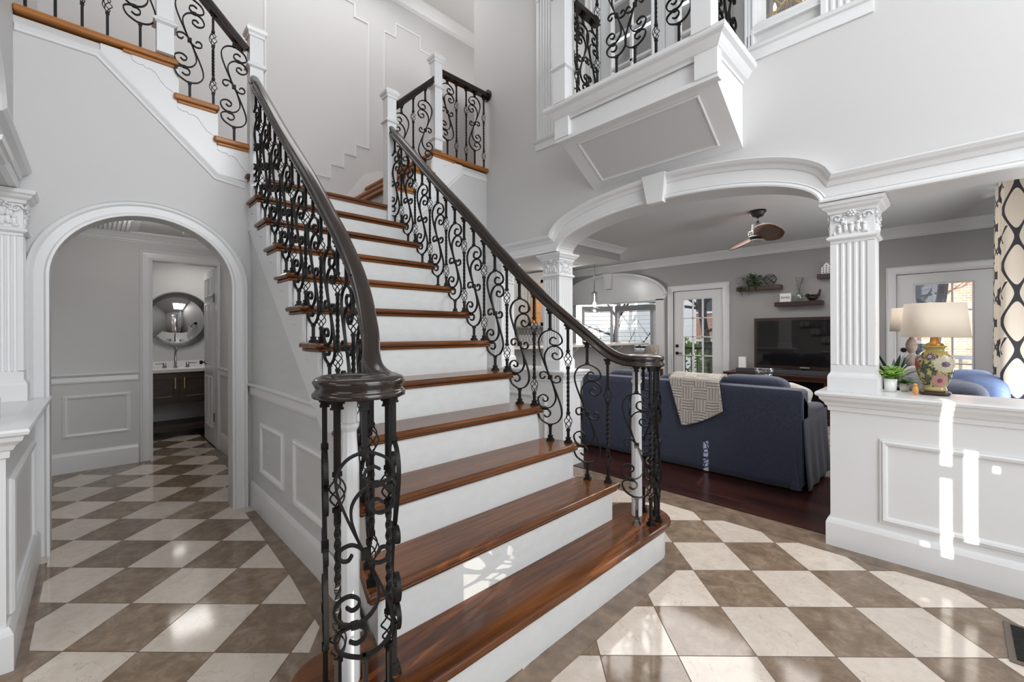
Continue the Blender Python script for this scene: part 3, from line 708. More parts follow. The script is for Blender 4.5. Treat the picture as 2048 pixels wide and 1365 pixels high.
# stringer board and brackets on the stair's left side
st = [(-3.60, 2.06), (-2.2, .80), (-1.95, .60)]
pts = [(-3.62, 2.05), (-2.20, .775)]
up = []
for k in range(3, 12): up += [(NP(k) - .03, (k) * RIS - .028), (NP(k + 1) - .03, k * RIS - .028)]
up = [(x, z) for x, z in up if x > -3.63 and x < -2.0]
poly = [(-3.62, 2.02), (-2.23, .78), (-2.0, .78)] + [(x, z) for x, z in up if x <= -2.0] + [(-3.62, 11 * RIS - .028)]
MB().prism(poly, 1, .819, .835).build('stringer', TRIM, stair)
for k in range(4, 12):
    z = k * RIS - .048; x1 = NP(k) - .035
    base = [(0, 0), (0, -.03), (.03, -.045), (.055, -.04), (.065, -.055), (.09, -.05), (.115, -.065), (.14, -.105), (.165, -.135), (.195, -.15)]
    pts = [(x1 - .21 + u, z + v_) for u, v_ in base] + [(x1, z - .15), (x1, z)]
    MB().prism(pts, 1, .812, .820).build('tread_bracket', TRIM, stair)

# ------------------------------------------------------------------ ironwork
up_ = [(.042, .272), (.022, .284), (.002, .270), (.002, .242), (.028, .226), (.062, .232), (.080, .258), (.064, .302), (.022, .330), (-.004, .334), (-.046, .316), (-.073, .272), (-.073, .214), (-.050, .134), (-.024, .062), (0, 0)]
A_ = up_ + [(-a, -b) for a, b in up_[::-1][1:]]
bp_ = [(.050, .160), (.034, .174), (.018, .164), (.018, .142), (.042, .126), (.070, .138), (.082, .166), (.066, .206), (.028, .222), (-.010, .206), (-.034, .166), (-.036, .122), (-.026, .076), (-.016, .040)]
c_ = [(-.034, .006), (-.044, -.010), (-.060, -.008), (-.068, .010), (-.062, .030), (-.036, .038), (-.012, .022), (0, 0)]
C_ = c_ + [(-a, -b) for a, b in c_[::-1][1:]]
def shoe(z, top=False, tilt=False):
    mb = MB(); s = -1 if top else 1
    for w0, a, b in ((.019, 0, .010), (.015, .010, .016), (.011, .016, .026), (.013, .026, .032)):
        mb.box(-w0, w0, -w0, w0, *sorted((z + s * a, z + s * b)))
    return mb
SV = .86
A_, bp_, C_ = [[(a, b * SV) for a, b in L_] for L_ in (A_, bp_, C_)]
_cache = {}
def scroll_meshes(Hh, zc):
    key = ('s', round(Hh, 3), round(zc, 3))
    if key in _cache: return _cache[key]
    mb = MB(); T = [(-.0065, -.0035), (.0065, -.0035), (.0065, .0035), (-.0065, .0035)]
    def rib(pts): mb.mold([(u, 0, zc + v) for u, v in spl(pts, 5)], [(b, a) for a, b in T], (0, 1, 0), smooth=False)
    rib(A_); rib(bp_); rib([(-a, -b) for a, b in bp_]); rib(C_)
    b = .0068
    mb.box(-b, b, -b, b, 0, zc - .284); mb.box(-b, b, -b, b, zc + .284, Hh)
    for z in (zc - .292, zc + .292): mb.box(-.010, .010, -.010, .010, z - .008, z + .008)
    mb.box(-.011, .011, -.010, .010, zc - .014, zc + .014)
    for u, v in ((.028, .224 * SV), (-.028, -.224 * SV)): mb.box(u - .010, u + .010, -.0095, .0095, zc + v - .008, zc + v + .008)
    r = (mb.mesh('scroll_baluster', IRON), shoe(0).mesh('base_shoe', IRON), shoe(Hh, True).mesh('top_shoe', IRON), None, None)
    _cache[key] = r; return r
def basket_meshes(Hh, z1, z2):
    key = ('b', round(Hh, 3), round(z1, 3))
    if key in _cache: return _cache[key]
    mb = MB(); b = .0068
    sq = [(-b, -b), (b, -b), (b, b), (-b, b)]
    mb.box(-b, b, -b, b, 0, z1 - .045); mb.box(-b, b, -b, b, z2 + .045, Hh)
    # twisted middle
    za, zb = z1 + .045, z2 - .045; n = 40; vs = []; fs = []
    for i in range(n + 1):
        t = i / n; a = 0 if t < .12 or t > .88 else (t - .12) / .76 * 4 * PI
        if t > .88: a = 4 * PI
        for x, y in sq: vs.append((x * math.cos(a) - y * math.sin(a), x * math.sin(a) + y * math.cos(a), za + (zb - za) * t))
    for i in range(n):
        for k in range(4): fs.append((4 * i + k, 4 * i + (k + 1) % 4, 4 * i + 4 + (k + 1) % 4, 4 * i + 4 + k))
    mb.add(vs, fs)
    for z in (z1 - .05, z1 + .05, z2 - .05, z2 + .05): mb.box(-.0095, .0095, -.0095, .0095, z - .007, z + .007)
    bks = []
    for zc in (z1, z2):
        bk = MB()
        for s in range(4):
            pts = []
            for i in range(11):
                t = i / 10; a = s * PI / 2 + t * PI * 1.1; r = .004 + .019 * math.sin(PI * t) ** .8
                pts.append((r * math.cos(a), r * math.sin(a), zc - .043 + .086 * t))
            bk.tube(pts, .0026, 5)
        bks.append(bk.mesh('basket', IRON))
    r = (mb.mesh('basket_baluster', IRON), shoe(0).mesh('base_shoe', IRON), shoe(Hh, True).mesh('top_shoe', IRON), bks[0], bks[1])
    _cache[key] = r; return r
def baluster(parent, kind, x, y, z, Hh, ang, zc=None, base=True):
    q = lambda v: round(v / .012) * .012
    Hh = q(Hh)
    ms = scroll_meshes(Hh, (zc or .39)) if kind == 's' else basket_meshes(Hh, .125 if Hh < .8 else .19, Hh * .70 if Hh < .8 else Hh * .70)
    o = bpy.data.objects.new(kind == 's' and 'scroll_baluster' or 'basket_baluster', ms[0]); C.objects.link(o); o.parent = parent
    o.matrix_parent_inverse = wm(parent).inverted(); o.location = (x, y, z); o.rotation_euler = (0, 0, ang)
    for nm, me in (('base_shoe', ms[1]), ('top_shoe', ms[2]), ('basket', ms[3]), ('basket', ms[4])):
        if me and (base or nm != 'base_shoe'): c = bpy.data.objects.new(nm, me); C.objects.link(c); c.parent = o
    return o
HR = [(-.031, 0), (-.031, .010), (-.026, .016), (-.020, .022), (-.026, .034), (-.030, .044), (-.024, .054), (-.010, .060), (.010, .060), (.024, .054), (.030, .044), (.026, .034), (.020, .022), (.026, .016), (.031, .010), (.031, 0)]
HR = [(a, b - .060) for a, b in HR]
zr = lambda p: 2.105 - (p + 2.40) * .9056
ZV = 1.135
def zrail(p):
    z = zr(p); k = .035
    return ZV + .5 * ((z - ZV) + math.sqrt((z - ZV) ** 2 + k * k)) if p > -1.9 else z
def railq(p, side):
    pts = [(-3.6, 1.945), (-2.2, 1.945), (-1.95, 1.955), (-1.75, 1.985), (-1.55, 2.045), (-1.42, 2.095), (-1.33, 2.128), (-1.27, 2.140)]
    for (a, qa), (b, qb) in zip(pts, pts[1:]):
        if p <= b: v = qa + (qb - qa) * (p - a) / (b - a); break
    else: v = pts[-1][1]
    return v if side > 0 else 2.785 - v + .0 * p
def stair_rail(side, label):
    bal = thing('stair_railing', label, 'stair railing', (-1.29, 2.26 if side > 0 else .555, RIS))
    c = (-1.253, 2.239) if side > 0 else (-1.253, .576); nc = (-1.289, 2.262) if side > 0 else (-1.289, .557)
    path = []
    P3 = [(-3.56, 1.945), (-3.0, 1.945), (-2.4, 1.945), (-2.1, 1.948), (-1.9, 1.96), (-1.7, 1.995), (-1.5, 2.06), (-1.38, 2.11)]
    if side < 0: P3 = [(a, 2.80 - b - .01) for a, b in P3]
    sg = 1 if side > 0 else -1
    R = .103
    spiral = []
    for i in range(0, 29):
        a = -100 + i * 17.5; r = R if i < 14 else R - (i - 13) * .0047
        an = math.radians(a); spiral.append((c[0] + r * math.cos(an), c[1] + sg * r * math.sin(an)))
    pts2 = [tuple(p) for p in spl(P3 + [spiral[0]], 6)] + spiral[1:]
    path = [(a, b, zrail(a) if i < len(pts2) - 29 else ZV) for i, (a, b) in enumerate(pts2)]
    # smooth the height near the volute
    zs = [p[2] for p in path]
    for _ in range(3): zs = [zs[0]] + [(zs[i - 1] + zs[i] + zs[i + 1]) / 3 for i in range(1, len(zs) - 1)] + [zs[-1]]
    path = [(a, b, z) for (a, b, _), z in zip(path, zs)]
    hr = MB().sweep(path, HR, smooth=True).build('handrail', RAIL, bal)
    MB().lathe([(.001, ZV - .058), (.055, ZV - .058), (.062, ZV - .05), (.055, ZV - .02), (.045, ZV - .008), (.001, ZV - .006)], (c[0], c[1], 0), 24).build('volute_eye', RAIL, hr)
    # thin white turned newel inside the volute
    n = MB().lathe([(.030, RIS), (.029, RIS + .66), (.025, RIS + .70), (.022, RIS + .76), (.030, RIS + .775), (.030, RIS + .785), (.024, RIS + .79), (.024, ZV - .055)], (nc[0], nc[1], 0), 10, smooth=False)
    n.build('turned_newel', TRIM, bal)
    for i, (a, kd) in enumerate(zip((-108, -63, -18, 27, 72), 'sbsbs')):
        an = math.radians(a * sg * -1 if side > 0 else a); x, y = c[0] + .099 * math.cos(an), c[1] + .099 * math.sin(an)
        baluster(bal, kd, x, y, RIS, ZV - .058 - RIS, an + PI / 2, .436)
    for k in range(2, 12):
        for off, kd in ((.060, 'b'), (.172, 's')):
            p = NP(k) - off; q = railq(p, side); z = k * RIS
            dq = (railq(p + .02, side) - railq(p - .02, side)) / .04
            baluster(bal, kd, p, q, z, zrail(p) - .078 - z, math.atan2(dq, 1), .385)
    return bal
stair_rail(1, 'black iron scroll stair railing with dark wood handrail on the right side of the stairs')
stair_rail(-1, 'black iron scroll stair railing with dark wood handrail and spiral end, nearest the camera')

# newel posts
def post(x, y, z0, z1, label, w=.044, mids=(.42,)):
    t = thing('newel_post', label, 'newel post', (x, y, z0), group=None)
    MB().box(x - w, x + w, y - w, y + w, z0, z1 - .05).build('shaft', TRIM, t)
    lp = [(x - w, y - w, 0), (x + w, y - w, 0), (x + w, y + w, 0), (x - w, y + w, 0)]
    c = MB().mold(lp, [(0, z1 - .075), (-.008, z1 - .07), (-.010, z1 - .052), (-.02, z1 - .04), (-.024, z1 - .022), (-.016, z1 - .012), (-.012, z1), (.02, z1 + .004), (.02, z1 - .075)], (0, 0, 1), True)
    c.box(x - w - .012, x + w + .012, y - w - .012, y + w + .012, z1 - .02, z1 + .004); c.build('cap', TRIM, t)
    for md in mids:
        b = MB().mold(lp, [(0, z1 - md + .012), (-.010, z1 - md), (-.018, z1 - md - .012), (-.018, z1 - md - .02), (-.004, z1 - md - .03), (0, z1 - md - .03)][::1], (0, 0, 1), True); b.build('collar', TRIM, t)
    return t
post(-3.60, .858, 2.02, 3.51, 'white square newel post at the stair top where the left railings meet', mids=(.27,))
post(-3.60, 1.945, 2.02, 3.48, 'white square newel post at the stair top where the right railings meet', mids=(.27,))
post(-3.60, 2.455, GZ, 4.03, 'white square newel post on the right gallery corner, highest on that side', mids=(.30, .82))
post(-3.60, .335, GZ, 4.10, 'white square newel post on the left gallery, cut by the top of the photo', mids=(.80,))
post(-2.11, 2.62, 3.04, 3.98, 'white square newel post at the left front corner of the balcony', w=.058, mids=(.10, .66))
post(-1.035, 2.62, 3.04, 3.98, 'white square newel post at the right front corner of the balcony', w=.058, mids=(.10, .66))

def straight_rail(label, p0, p1, z0, z1, marks, gfun, endcap=False, kinds=None, zc=.44):
    """handrail top from p0,z0 to p1,z1; marks = list of (t, kind); gfun(t) gives the floor height"""
    t_ = thing('stair_railing', label, 'stair railing', ((p0[0] + p1[0]) / 2, (p0[1] + p1[1]) / 2, gfun(.5)))
    MB().sweep([(p0[0], p0[1], z0), (p1[0], p1[1], z1)], HR).build('handrail', RAIL, t_)
    ang = math.atan2(p1[1] - p0[1], p1[0] - p0[0])
    for t, kd in marks:
        fl = kd.isupper(); x, y = p0[0] + (p1[0] - p0[0]) * t, p0[1] + (p1[1] - p0[1]) * t; g = gfun(t)
        baluster(t_, kd.lower(), x, y, g, z0 + (z1 - z0) * t - .062 - g, ang + (PI if fl else 0), zc, False)
    if endcap:
        x, y = p1; MB().sweep([(x, y - .018, z1 - .03), (x, y, z1 - .03)], [(.062 * math.cos(a), .062 * math.sin(a)) for a in [2 * PI * i / 24 for i in range(24)]]).build('wall_rosette', RAIL, t_)
    return t_
def lflight(q): return 2.655 if q > .635 else 2.87 if q > .408 else GZ
straight_rail('sloping iron railing from the left newel post up to the left gallery', (-3.60, .82), (-3.60, .378), 3.36, 3.80, [(.22, 'S'), (.50, 'b'), (.80, 'S')], lambda t: lflight(.82 - .442 * t), zc=.385)
straight_rail('level iron railing of the left upper gallery, cropped at the top edge', (-3.60, .292), (-3.60, -.315), 4.0, 4.0, [(.13, 'S'), (.38, 'b'), (.56, 'b'), (.74, 's'), (.93, 'b')], lambda t: GZ)
straight_rail('sloping iron railing between the two right newel posts above the landing', (-3.60, 1.99), (-3.60, 2.41), 3.40, 3.82, [(.18, 'S'), (.48, 'b'), (.80, 'S')], lambda t: lflight(mir(1.99 + .42 * t)), zc=.385)
straight_rail('level iron railing of the right gallery ending in a round wall rosette', (-3.60, 2.50), (-3.60, QR), 3.93, 3.93, [(.14, 's'), (.32, 'b'), (.52, 'b'), (.70, 'S'), (.90, 'b')], lambda t: GZ, True)

# ------------------------------------------------------------------ balcony
bal = thing('balcony', 'white paneled balcony box with wedge soffit hanging over the family room arch', 'balcony', (-1.59, QR, 2.5))
m = MB().prism([(2.665, 2.80), (2.665, 3.0), (QR, 3.0), (QR, 2.51)], 0, -2.19, -.99)
m.build('body', TRIM, bal)
m = MB()
for x0, x1 in ((-2.215, -2.075), (-1.105, -.965)): m.box(x0, x1, 2.632, 2.70, 2.80, 2.96)
m.box(-2.215, -.965, 2.640, 2.70, 2.775, 2.805)
m.build('corner_block', TRIM, bal, bevel=.003)
loop = [(-2.19, QR), (-2.19, 2.655), (-.99, 2.655), (-.99, QR)]
m = MB().mold([(x, y, 0) for x, y in loop][::-1], [(0, 2.93), (.008, 2.93), (.012, 2.945), (.03, 2.955), (.045, 2.975), (.06, 3.0), (.082, 3.012), (.088, 3.022), (.088, 3.045), (0, 3.045)], (0, 0, 1))
m.box(-2.19, -.99, 2.65, QR, 2.99, 3.043)
m.build('cornice', TRIM, bal)
# recessed panel moulding on the sloping underside
sl = V((0, QR - 2.665, 2.51 - 2.80)).normalized(); nn = V((1, 0, 0)).cross(sl).normalized()
if nn.z > 0: nn = -nn
def SP(u, v): return V((u, 2.665, 2.80)) + sl * v + nn * .001
MB().mold([SP(-2.05, .09), SP(-1.13, .09), SP(-1.13, .47), SP(-2.05, .47)], [(0, 0), (.016, 0), (.016, .005), (.008, .010), (0, .006)], nn, True).build('soffit_panel_molding', TRIM, bal)
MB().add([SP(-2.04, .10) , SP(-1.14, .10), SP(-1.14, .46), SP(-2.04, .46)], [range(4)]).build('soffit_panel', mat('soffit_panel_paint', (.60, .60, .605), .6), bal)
def brail(label, p0, p1, marks, zt=3.93):
    return straight_rail(label, p0, p1, zt, zt, marks, lambda t: 3.045, zc=.46)
brail('iron scroll railing along the front of the balcony', (-2.05, 2.65), (-1.09, 2.65), [(.05, 'b'), (.24, 'b'), (.41, 's'), (.56, 'S'), (.72, 'b'), (.88, 's')])
brail('short iron railing on the left side of the balcony with cut handrail end', (-2.11, 2.68), (-2.11, 3.08), [(.15, 's'), (.48, 'S'), (.80, 's')])
brail('short iron railing on the right side of the balcony', (-1.035, 2.68), (-1.035, QR), [(.2, 'b'), (.5, 's'), (.85, 'S')])

def lite_door(t, x0, x1, y, z0, z1, cols, rows, gx0, gx1, gz0, gz1, th=.045, knob=None, mt=TRIM):
    """door in the plane of constant y: stiles and rails, muntins, glass"""
    mb = MB(); mb.box(x0, gx0, y, y + th, z0, z1); mb.box(gx1, x1, y, y + th, z0, z1); mb.box(gx0, gx1, y, y + th, z0, gz0); mb.box(gx0, gx1, y, y + th, gz1, z1)
    frame(mb, gx0, gx1, gz0, gz1, YW(y), (0, -1, 0), [(0, 0), (0, .008), (-.012, .012), (-.02, 0)])
    d = mb.build('door_leaf', mt, t); w = .010
    mu = MB()
    for i in range(1, cols): x = gx0 + (gx1 - gx0) * i / cols; mu.box(x - w, x + w, y - .004, y + th * .6, gz0, gz1)
    for j in range(1, rows): z = gz0 + (gz1 - gz0) * j / rows; mu.box(gx0, gx1, y - .004, y + th * .6, z - w, z + w)
    mu.build('muntins', mt, d)
    MB().box(gx0, gx1, y + .018, y + .024, gz0, gz1).build('glass_pane', GLASS, d)
    return d
dr = bpy.data.objects.new('door_4', None); C.objects.link(dr); dr['kind'] = 'structure'; dr.location = (-1.585, 3.2, 3.04)
lite_door(dr, -2.185, -1.59, QR + .1, 3.05, 5.08, 2, 6, -2.07, -1.70, 3.28, 4.95)
lite_door(dr, -1.58, -.985, QR + .1, 3.05, 5.08, 2, 6, -1.47, -1.10, 3.28, 4.95)
# chandelier glimpsed in the upper room
ch = thing('chandelier', 'brass candle chandelier glimpsed through the small upper window at the top edge', 'chandelier', (-1.0, 4.35, 4.35))
m = MB().tube([(-1.0, 4.35, 4.25), (-1.0, 4.35, 5.75)], .008, 6); m.lathe([(.001, 4.16), (.02, 4.18), (.03, 4.24), (.012, 4.3), (.012, 4.4)], (-1.0, 4.35, 0), 14); m.build('stem', GOLD, ch)
CAND = mat('glowing_candle_bulb', (1, .8, .5), .3, emit=(1, .78, .45), est=18)
for i in range(6):
    a = i * PI / 3 + .2; x, y = -1.0 + .22 * math.cos(a), 4.35 + .22 * math.sin(a)
    arm = MB().tube(spl([(-1.0, 4.35, 4.22), (-1.0 + .1 * math.cos(a), 4.35 + .1 * math.sin(a), 4.10), (x, y, 4.12), (x, y, 4.16)], 5), .006, 6); arm.lathe([(.018, 4.15), (.02, 4.165), (.012, 4.17), (.012, 4.235)], (x, y, 0), 10)
    o = arm.build('arm', GOLD, ch); MB().lathe([(.008, 4.235), (.014, 4.26), (.010, 4.29), (.001, 4.31)], (x, y, 0), 10).build('bulb', CAND, o)

# ------------------------------------------------------------------ hall and powder room
d3 = bpy.data.objects.new('door_3', None); C.objects.link(d3); d3['kind'] = 'structure'; d3.location = (-5.7, .7, 0)
m = MB().mold([(-5.64, .42, 0), (-5.64, .42, 2.01), (-5.64, .975, 2.01), (-5.64, .975, 0)], [(0, -.01), (0, .02), (.012, .026), (.03, .016), (.075, .02), (.085, .032), (.098, .024), (.10, 0)], (1, 0, 0))
m.box(-5.77, -5.63, .40, .42, 0, 2.03); m.box(-5.77, -5.63, .965, .985, 0, 2.03); m.box(-5.77, -5.63, .40, .985, 2.01, 2.03)
m.build('casing', TRIM, d3)
lf = MB(); X0, X1 = -6.36, -5.78; yy = .958
lf.box(X0, X1, yy, yy + .035, .01, 2.0)
for a, b in ((X0 + .08, X0 + .26), (X1 - .26, X1 - .08)):
    for z0, z1 in ((.20, .78), (.92, 1.62), (1.70, 1.92)):
        frame(lf, a, b, z0, z1, YW(yy), (0, -1, 0), [(0, 0), (.0, .001), (.006, .009), (.018, .004), (.018, 0)])
l = lf.build('door_leaf', TRIM, d3)
k = MB().lathe([(.001, 0), (.022, .004), (.026, .018), (.018, .032), (.009, .036), (.009, .05), (.026, .052), (.026, .058), (.001, .058)], (0, 0, 0), 16)
k.xform(Matrix.Translation((X0 + .06, yy - .058, .93)) @ Matrix.Rotation(-PI / 2, 4, 'X')); k.build('door_knob', BLACK, l)
k = MB(); k.box(-5.80, -5.775, yy - .004, yy + .006, .28, .38); k.box(-5.80, -5.775, yy - .004, yy + .006, 1.62, 1.72); k.build('hinge', CHROME, l)

van = thing('vanity', 'dark wood powder room vanity with white top and two brass pulls', 'vanity', (-6.85, .8, 0))
m = MB(); m.box(-7.09, -6.66, .20, 1.24, .42, .80); m.box(-7.09, -6.66, .20, 1.24, .12, .155)
for y in (.22, 1.18): 
    for x in (-7.07, -6.70): m.box(x, x + .045, y, y + .045, 0, .42)
m.build('cabinet', VANWOOD, van, bevel=.003)
for i, (y0, y1) in enumerate(((.24, .745), (.755, 1.20))):
    m = MB(); m.box(-6.665, -6.645, y0, y1, .45, .775); frame(m, y0 + .05, y1 - .05, .50, .725, XW(-6.645), (1, 0, 0), [(0, 0), (.0, .004), (.006, .004), (.01, 0)])
    o = m.build('door', VANWOOD, van)
    yh = y1 - .04 if i == 0 else y0 + .04
    h = MB(); h.box(-6.625, -6.615, yh - .005, yh + .005, .60, .74); h.box(-6.645, -6.62, yh - .004, yh + .004, .615, .625); h.box(-6.645, -6.62, yh - .004, yh + .004, .715, .725); h.build('pull', GOLD, o)
m = MB(); m.box(-7.1, -6.64, .18, 1.25, .80, .84); m.box(-7.1, -7.085, .18, 1.25, .84, .92); m.build('countertop', WHITEC, van, bevel=.003)
fc = thing('faucet', 'brushed metal gooseneck faucet with two lever handles on the white vanity top', 'faucet', (-6.98, .745, .84))
m = MB(); m.lathe([(.022, .84), (.022, .85), (.014, .86), (.013, 1.0)], (-6.98, .745, 0), 14); m.tube(spl([(-6.98, .745, .99), (-6.98, .745, 1.06), (-6.95, .745, 1.10), (-6.90, .745, 1.09), (-6.885, .745, 1.05)], 6), .011, 8); m.build('spout', CHROME, fc)
for y, s in ((.635, -1), (.87, 1)):
    m = MB(); m.lathe([(.022, .84), (.022, .855), (.017, .86), (.017, .905), (.001, .905)], (-6.98, y, 0), 14); m.box(-6.986, -6.974, *sorted((y, y + s * .09)), .888, .898); m.build('handle', CHROME, fc)
mr = thing('mirror', 'round wall mirror in a thin metal frame above the vanity', 'mirror', (-7.09, .79, 1.45))
m = MB().lathe([(.001, 0), (.355, 0), (.355, .012), (.001, .012)], (0, 0, 0), 48); m.xform(Matrix.Translation((-7.1, .79, 1.46)) @ Matrix.Rotation(PI / 2, 4, 'Y')); m.build('glass', MIRROR, mr)
m = MB().sweep([(-7.09, .79 + .358 * math.cos(a), 1.46 + .358 * math.sin(a)) for a in [2 * PI * i / 48 for i in range(48)]], [(-.007, -.012), (.007, -.012), (.007, .012), (-.007, .012)], (1, 0, 0), closed=True); m.build('frame', CHROME, mr)
tr = thing('towel_holder', 'black wall towel holder with a hanging white towel beside the mirror', 'towel holder', (-6.9, 1.25, 1.2))
m = MB(); m.box(-6.93, -6.87, 1.235, 1.25, 1.33, 1.40); m.tube(spl([(-6.9, 1.24, 1.37), (-6.9, 1.15, 1.35), (-6.9, 1.08, 1.24)], 5), .008, 6); m.tube([(-6.98, 1.10, 1.24), (-6.82, 1.10, 1.24)], .006, 6); m.build('arm', BLACK, tr)
def tw(u, v): return (-6.97 + .14 * u, 1.095 + .012 * math.sin(u * 9) * v, 1.25 - .33 * v)
MB().grid(tw, 10, 8).build('towel', WHITEC, tr, solid=.012)
vt = thing('air_return_grille', 'white return air grille in the hall ceiling seen through the arch', 'vent grille', (-5.3, 0, 2.27))
m = MB(); m.box(-5.58, -4.9, -.30, .30, 2.262, 2.269); m.build('frame', TRIM, vt)
m = MB(); m.box(-5.52, -4.96, -.24, .24, 2.258, 2.262); m.build('dark_opening', BLACK, vt)  # black sheet paints the shade inside the duct
m = MB()
for i in range(20): x = -5.52 + .56 * i / 19; m.box(x - .004, x + .004, -.24, .24, 2.25, 2.258)
for i in range(17): y = -.24 + .48 * i / 16; m.box(-5.52, -4.96, y - .004, y + .004, 2.25, 2.258)
m.build('grid', TRIM, vt)

# floor register at the right edge
fv = thing('floor_register', 'brown metal floor register set in the tile at the right edge', 'floor vent', (.22, 2.67, 0))
m = MB().box(.145, .30, 2.50, 2.83, .0015, .006); m.build('frame', mat('taupe_metal', (.16, .125, .10), .3, metal=.4), fv, bevel=.002)
MB().box(.165, .285, 2.525, 2.805, .006, .0065).build('dark_slot_bed', BLACK, fv)  # black plate puts the shade between the louvers into colour
m = MB()
for i in range(24): y = 2.53 + .27 * i / 23; m.box(.165, .285, y - .0028, y + .0028, .0065, .010)
m.box(.222, .228, 2.525, 2.805, .0065, .011); m.build('louvers', fv.children[0].data.materials[0], fv)

# ------------------------------------------------------------------ family room doors
def patio(n, x0, x1, gx0, gx1, gz0, gz1, hand_left=True, rows=5):
    t = bpy.data.objects.new('door_%d' % n, None); C.objects.link(t); t['kind'] = 'structure'; t.location = ((x0 + x1) / 2, FQ, 0)
    m = MB().mold([(x0, FQ, 0), (x0, FQ, 2.02), (x1, FQ, 2.02), (x1, FQ, 0)], [(0, -.02), (0, .018), (.012, .022), (.03, .014), (.08, .018), (.09, .026), (.10, .02), (.10, 0)], (0, -1, 0))
    m.build('casing', TRIM, t)
    d = lite_door(t, x0 + .005, x1 - .005, FQ + .02, .01, 2.012, 3, rows, gx0, gx1, gz0, gz1)
    x = x0 + .07 if hand_left else x1 - .07
    for z, L_ in ((1.03, 0), (.90, 1)):
        k = MB().lathe([(.001, 0), (.028, .002), (.030, .010), (.001, .012)], (0, 0, 0), 16); k.xform(Matrix.Translation((x, FQ + .008, z)) @ Matrix.Rotation(PI / 2, 4, 'X'))
        if L_: k.box(x, x + .10, FQ - .035, FQ - .022, z - .007, z + .007)
        else: k.box(x - .005, x + .005, FQ - .02, FQ - .0, z - .014, z + .014)
        k.build('lever_handle' if L_ else 'deadbolt', BLACK, d)
patio(1, -3.58, -2.71, -3.40, -2.895, .20, 1.86)
patio(2, -.53, .33, -.35, .155, .20, 1.87)
sw = thing('light_switch', 'white light switch plate on the grey wall left of the patio door', 'light switch', (-3.86, FQ, 1.15))
MB().box(-3.90, -3.83, FQ - .006, FQ, 1.09, 1.21).build('plate', WHITEC, sw, bevel=.002); MB().box(-3.872, -3.858, FQ - .011, FQ - .006, 1.13, 1.17).build('toggle', WHITEC, sw)

# kitchen bay window with arched pediment
m = MB()
ot = arc(-4.90, 1.95, 1.22, .50, PI * .98, PI * .02, 26)
m.prism([(-3.74, 1.88), (-6.06, 1.88)] + ot, 1, FQ - .05, FQ + .0)
m.mold([(a, FQ - .05, b) for a, b in ot], [(-.09, 0), (-.09, .012), (-.05, .02), (-.02, .045), (.0, .05), (.02, .05), (.02, 0)][::1], (0, -1, 0))
m.box(-3.90, -3.74, FQ - .05, FQ, 0, 1.9); m.box(-6.06, -5.90, FQ - .05, FQ, 0, 1.9)
a = [(-4.96, 2.16), (-4.84, 2.16), (-4.80, 2.47), (-5.0, 2.47)]; m.prism(a, 1, FQ - .13, FQ)
struct(m, 'trim_bay_pediment', TRIM)
def shutter_window(n, p0, p1, z0, z1, light=1):
    a, b = V((*p0, 0)), V((*p1, 0)); L_ = (b - a).length; d = (b - a) / L_; nr = V((0, 0, 1)).cross(d)
    R = Matrix(((d.x, nr.x, 0, a.x), (d.y, nr.y, 0, a.y), (0, 0, 1, 0), (0, 0, 0, 1)))
    t = bpy.data.objects.new('window_%d' % n, None); C.objects.link(t); t['kind'] = 'structure'; t.location = (a + b) / 2 + V((0, 0, z0))
    m = MB(); w = .06
    m.box(0, w, -.03, .03, z0, z1); m.box(L_ - w, L_, -.03, .03, z0, z1); m.box(w, L_ - w, -.03, .03, z0, z0 + w); m.box(w, L_ - w, -.03, .03, z1 - .12, z1); m.xform(R); m.build('frame', TRIM, t)
    m = MB(); nn = int((z1 - z0 - .2) / .075)
    for i in range(nn): z = z0 + .08 + (z1 - z0 - .22) * i / (nn - 1); m.add([(w, -.026, z - .004), (L_ - w, -.026, z - .004), (L_ - w, .026, z + .010), (w, .026, z + .010), (w, -.026, z + .001), (L_ - w, -.026, z + .001), (L_ - w, .026, z + .015), (w, .026, z + .015)], [(0, 1, 2, 3), (4, 5, 6, 7), (0, 1, 5, 4), (1, 2, 6, 5), (2, 3, 7, 6), (3, 0, 4, 7)])
    m.box(L_ / 2 - .004, L_ / 2 + .004, .028, .034, z0 + .05, z1 - .1); m.xform(R); m.build('shutter_louvers', TRIM, t)
    MB().box(w, L_ - w, .05, .055, z0, z1).xform(R).build('glass_pane', GLASS, t)
shutter_window(3, (-5.80, 7.82), (-5.24, 8.20), .85, 1.86)
shutter_window(4, (-5.20, 8.24), (-4.30, 8.24), .85, 1.86)
shutter_window(5, (-4.26, 8.20), (-3.93, 7.76), .85, 1.86)
m = MB(); bay = [(-5.9, FQ + .14), (-5.84, 7.82), (-5.22, 8.26), (-4.28, 8.26), (-3.90, 7.80), (-3.90, FQ + .14)]
m.mold([(x, y, 0) for x, y in bay][::-1], [(0, 0), (-.05, 0), (-.05, .85), (0, .85)], (0, 0, 1))
m.prism(bay, 2, 1.9, 1.95)
struct(m, 'wall_bay', TRIM)

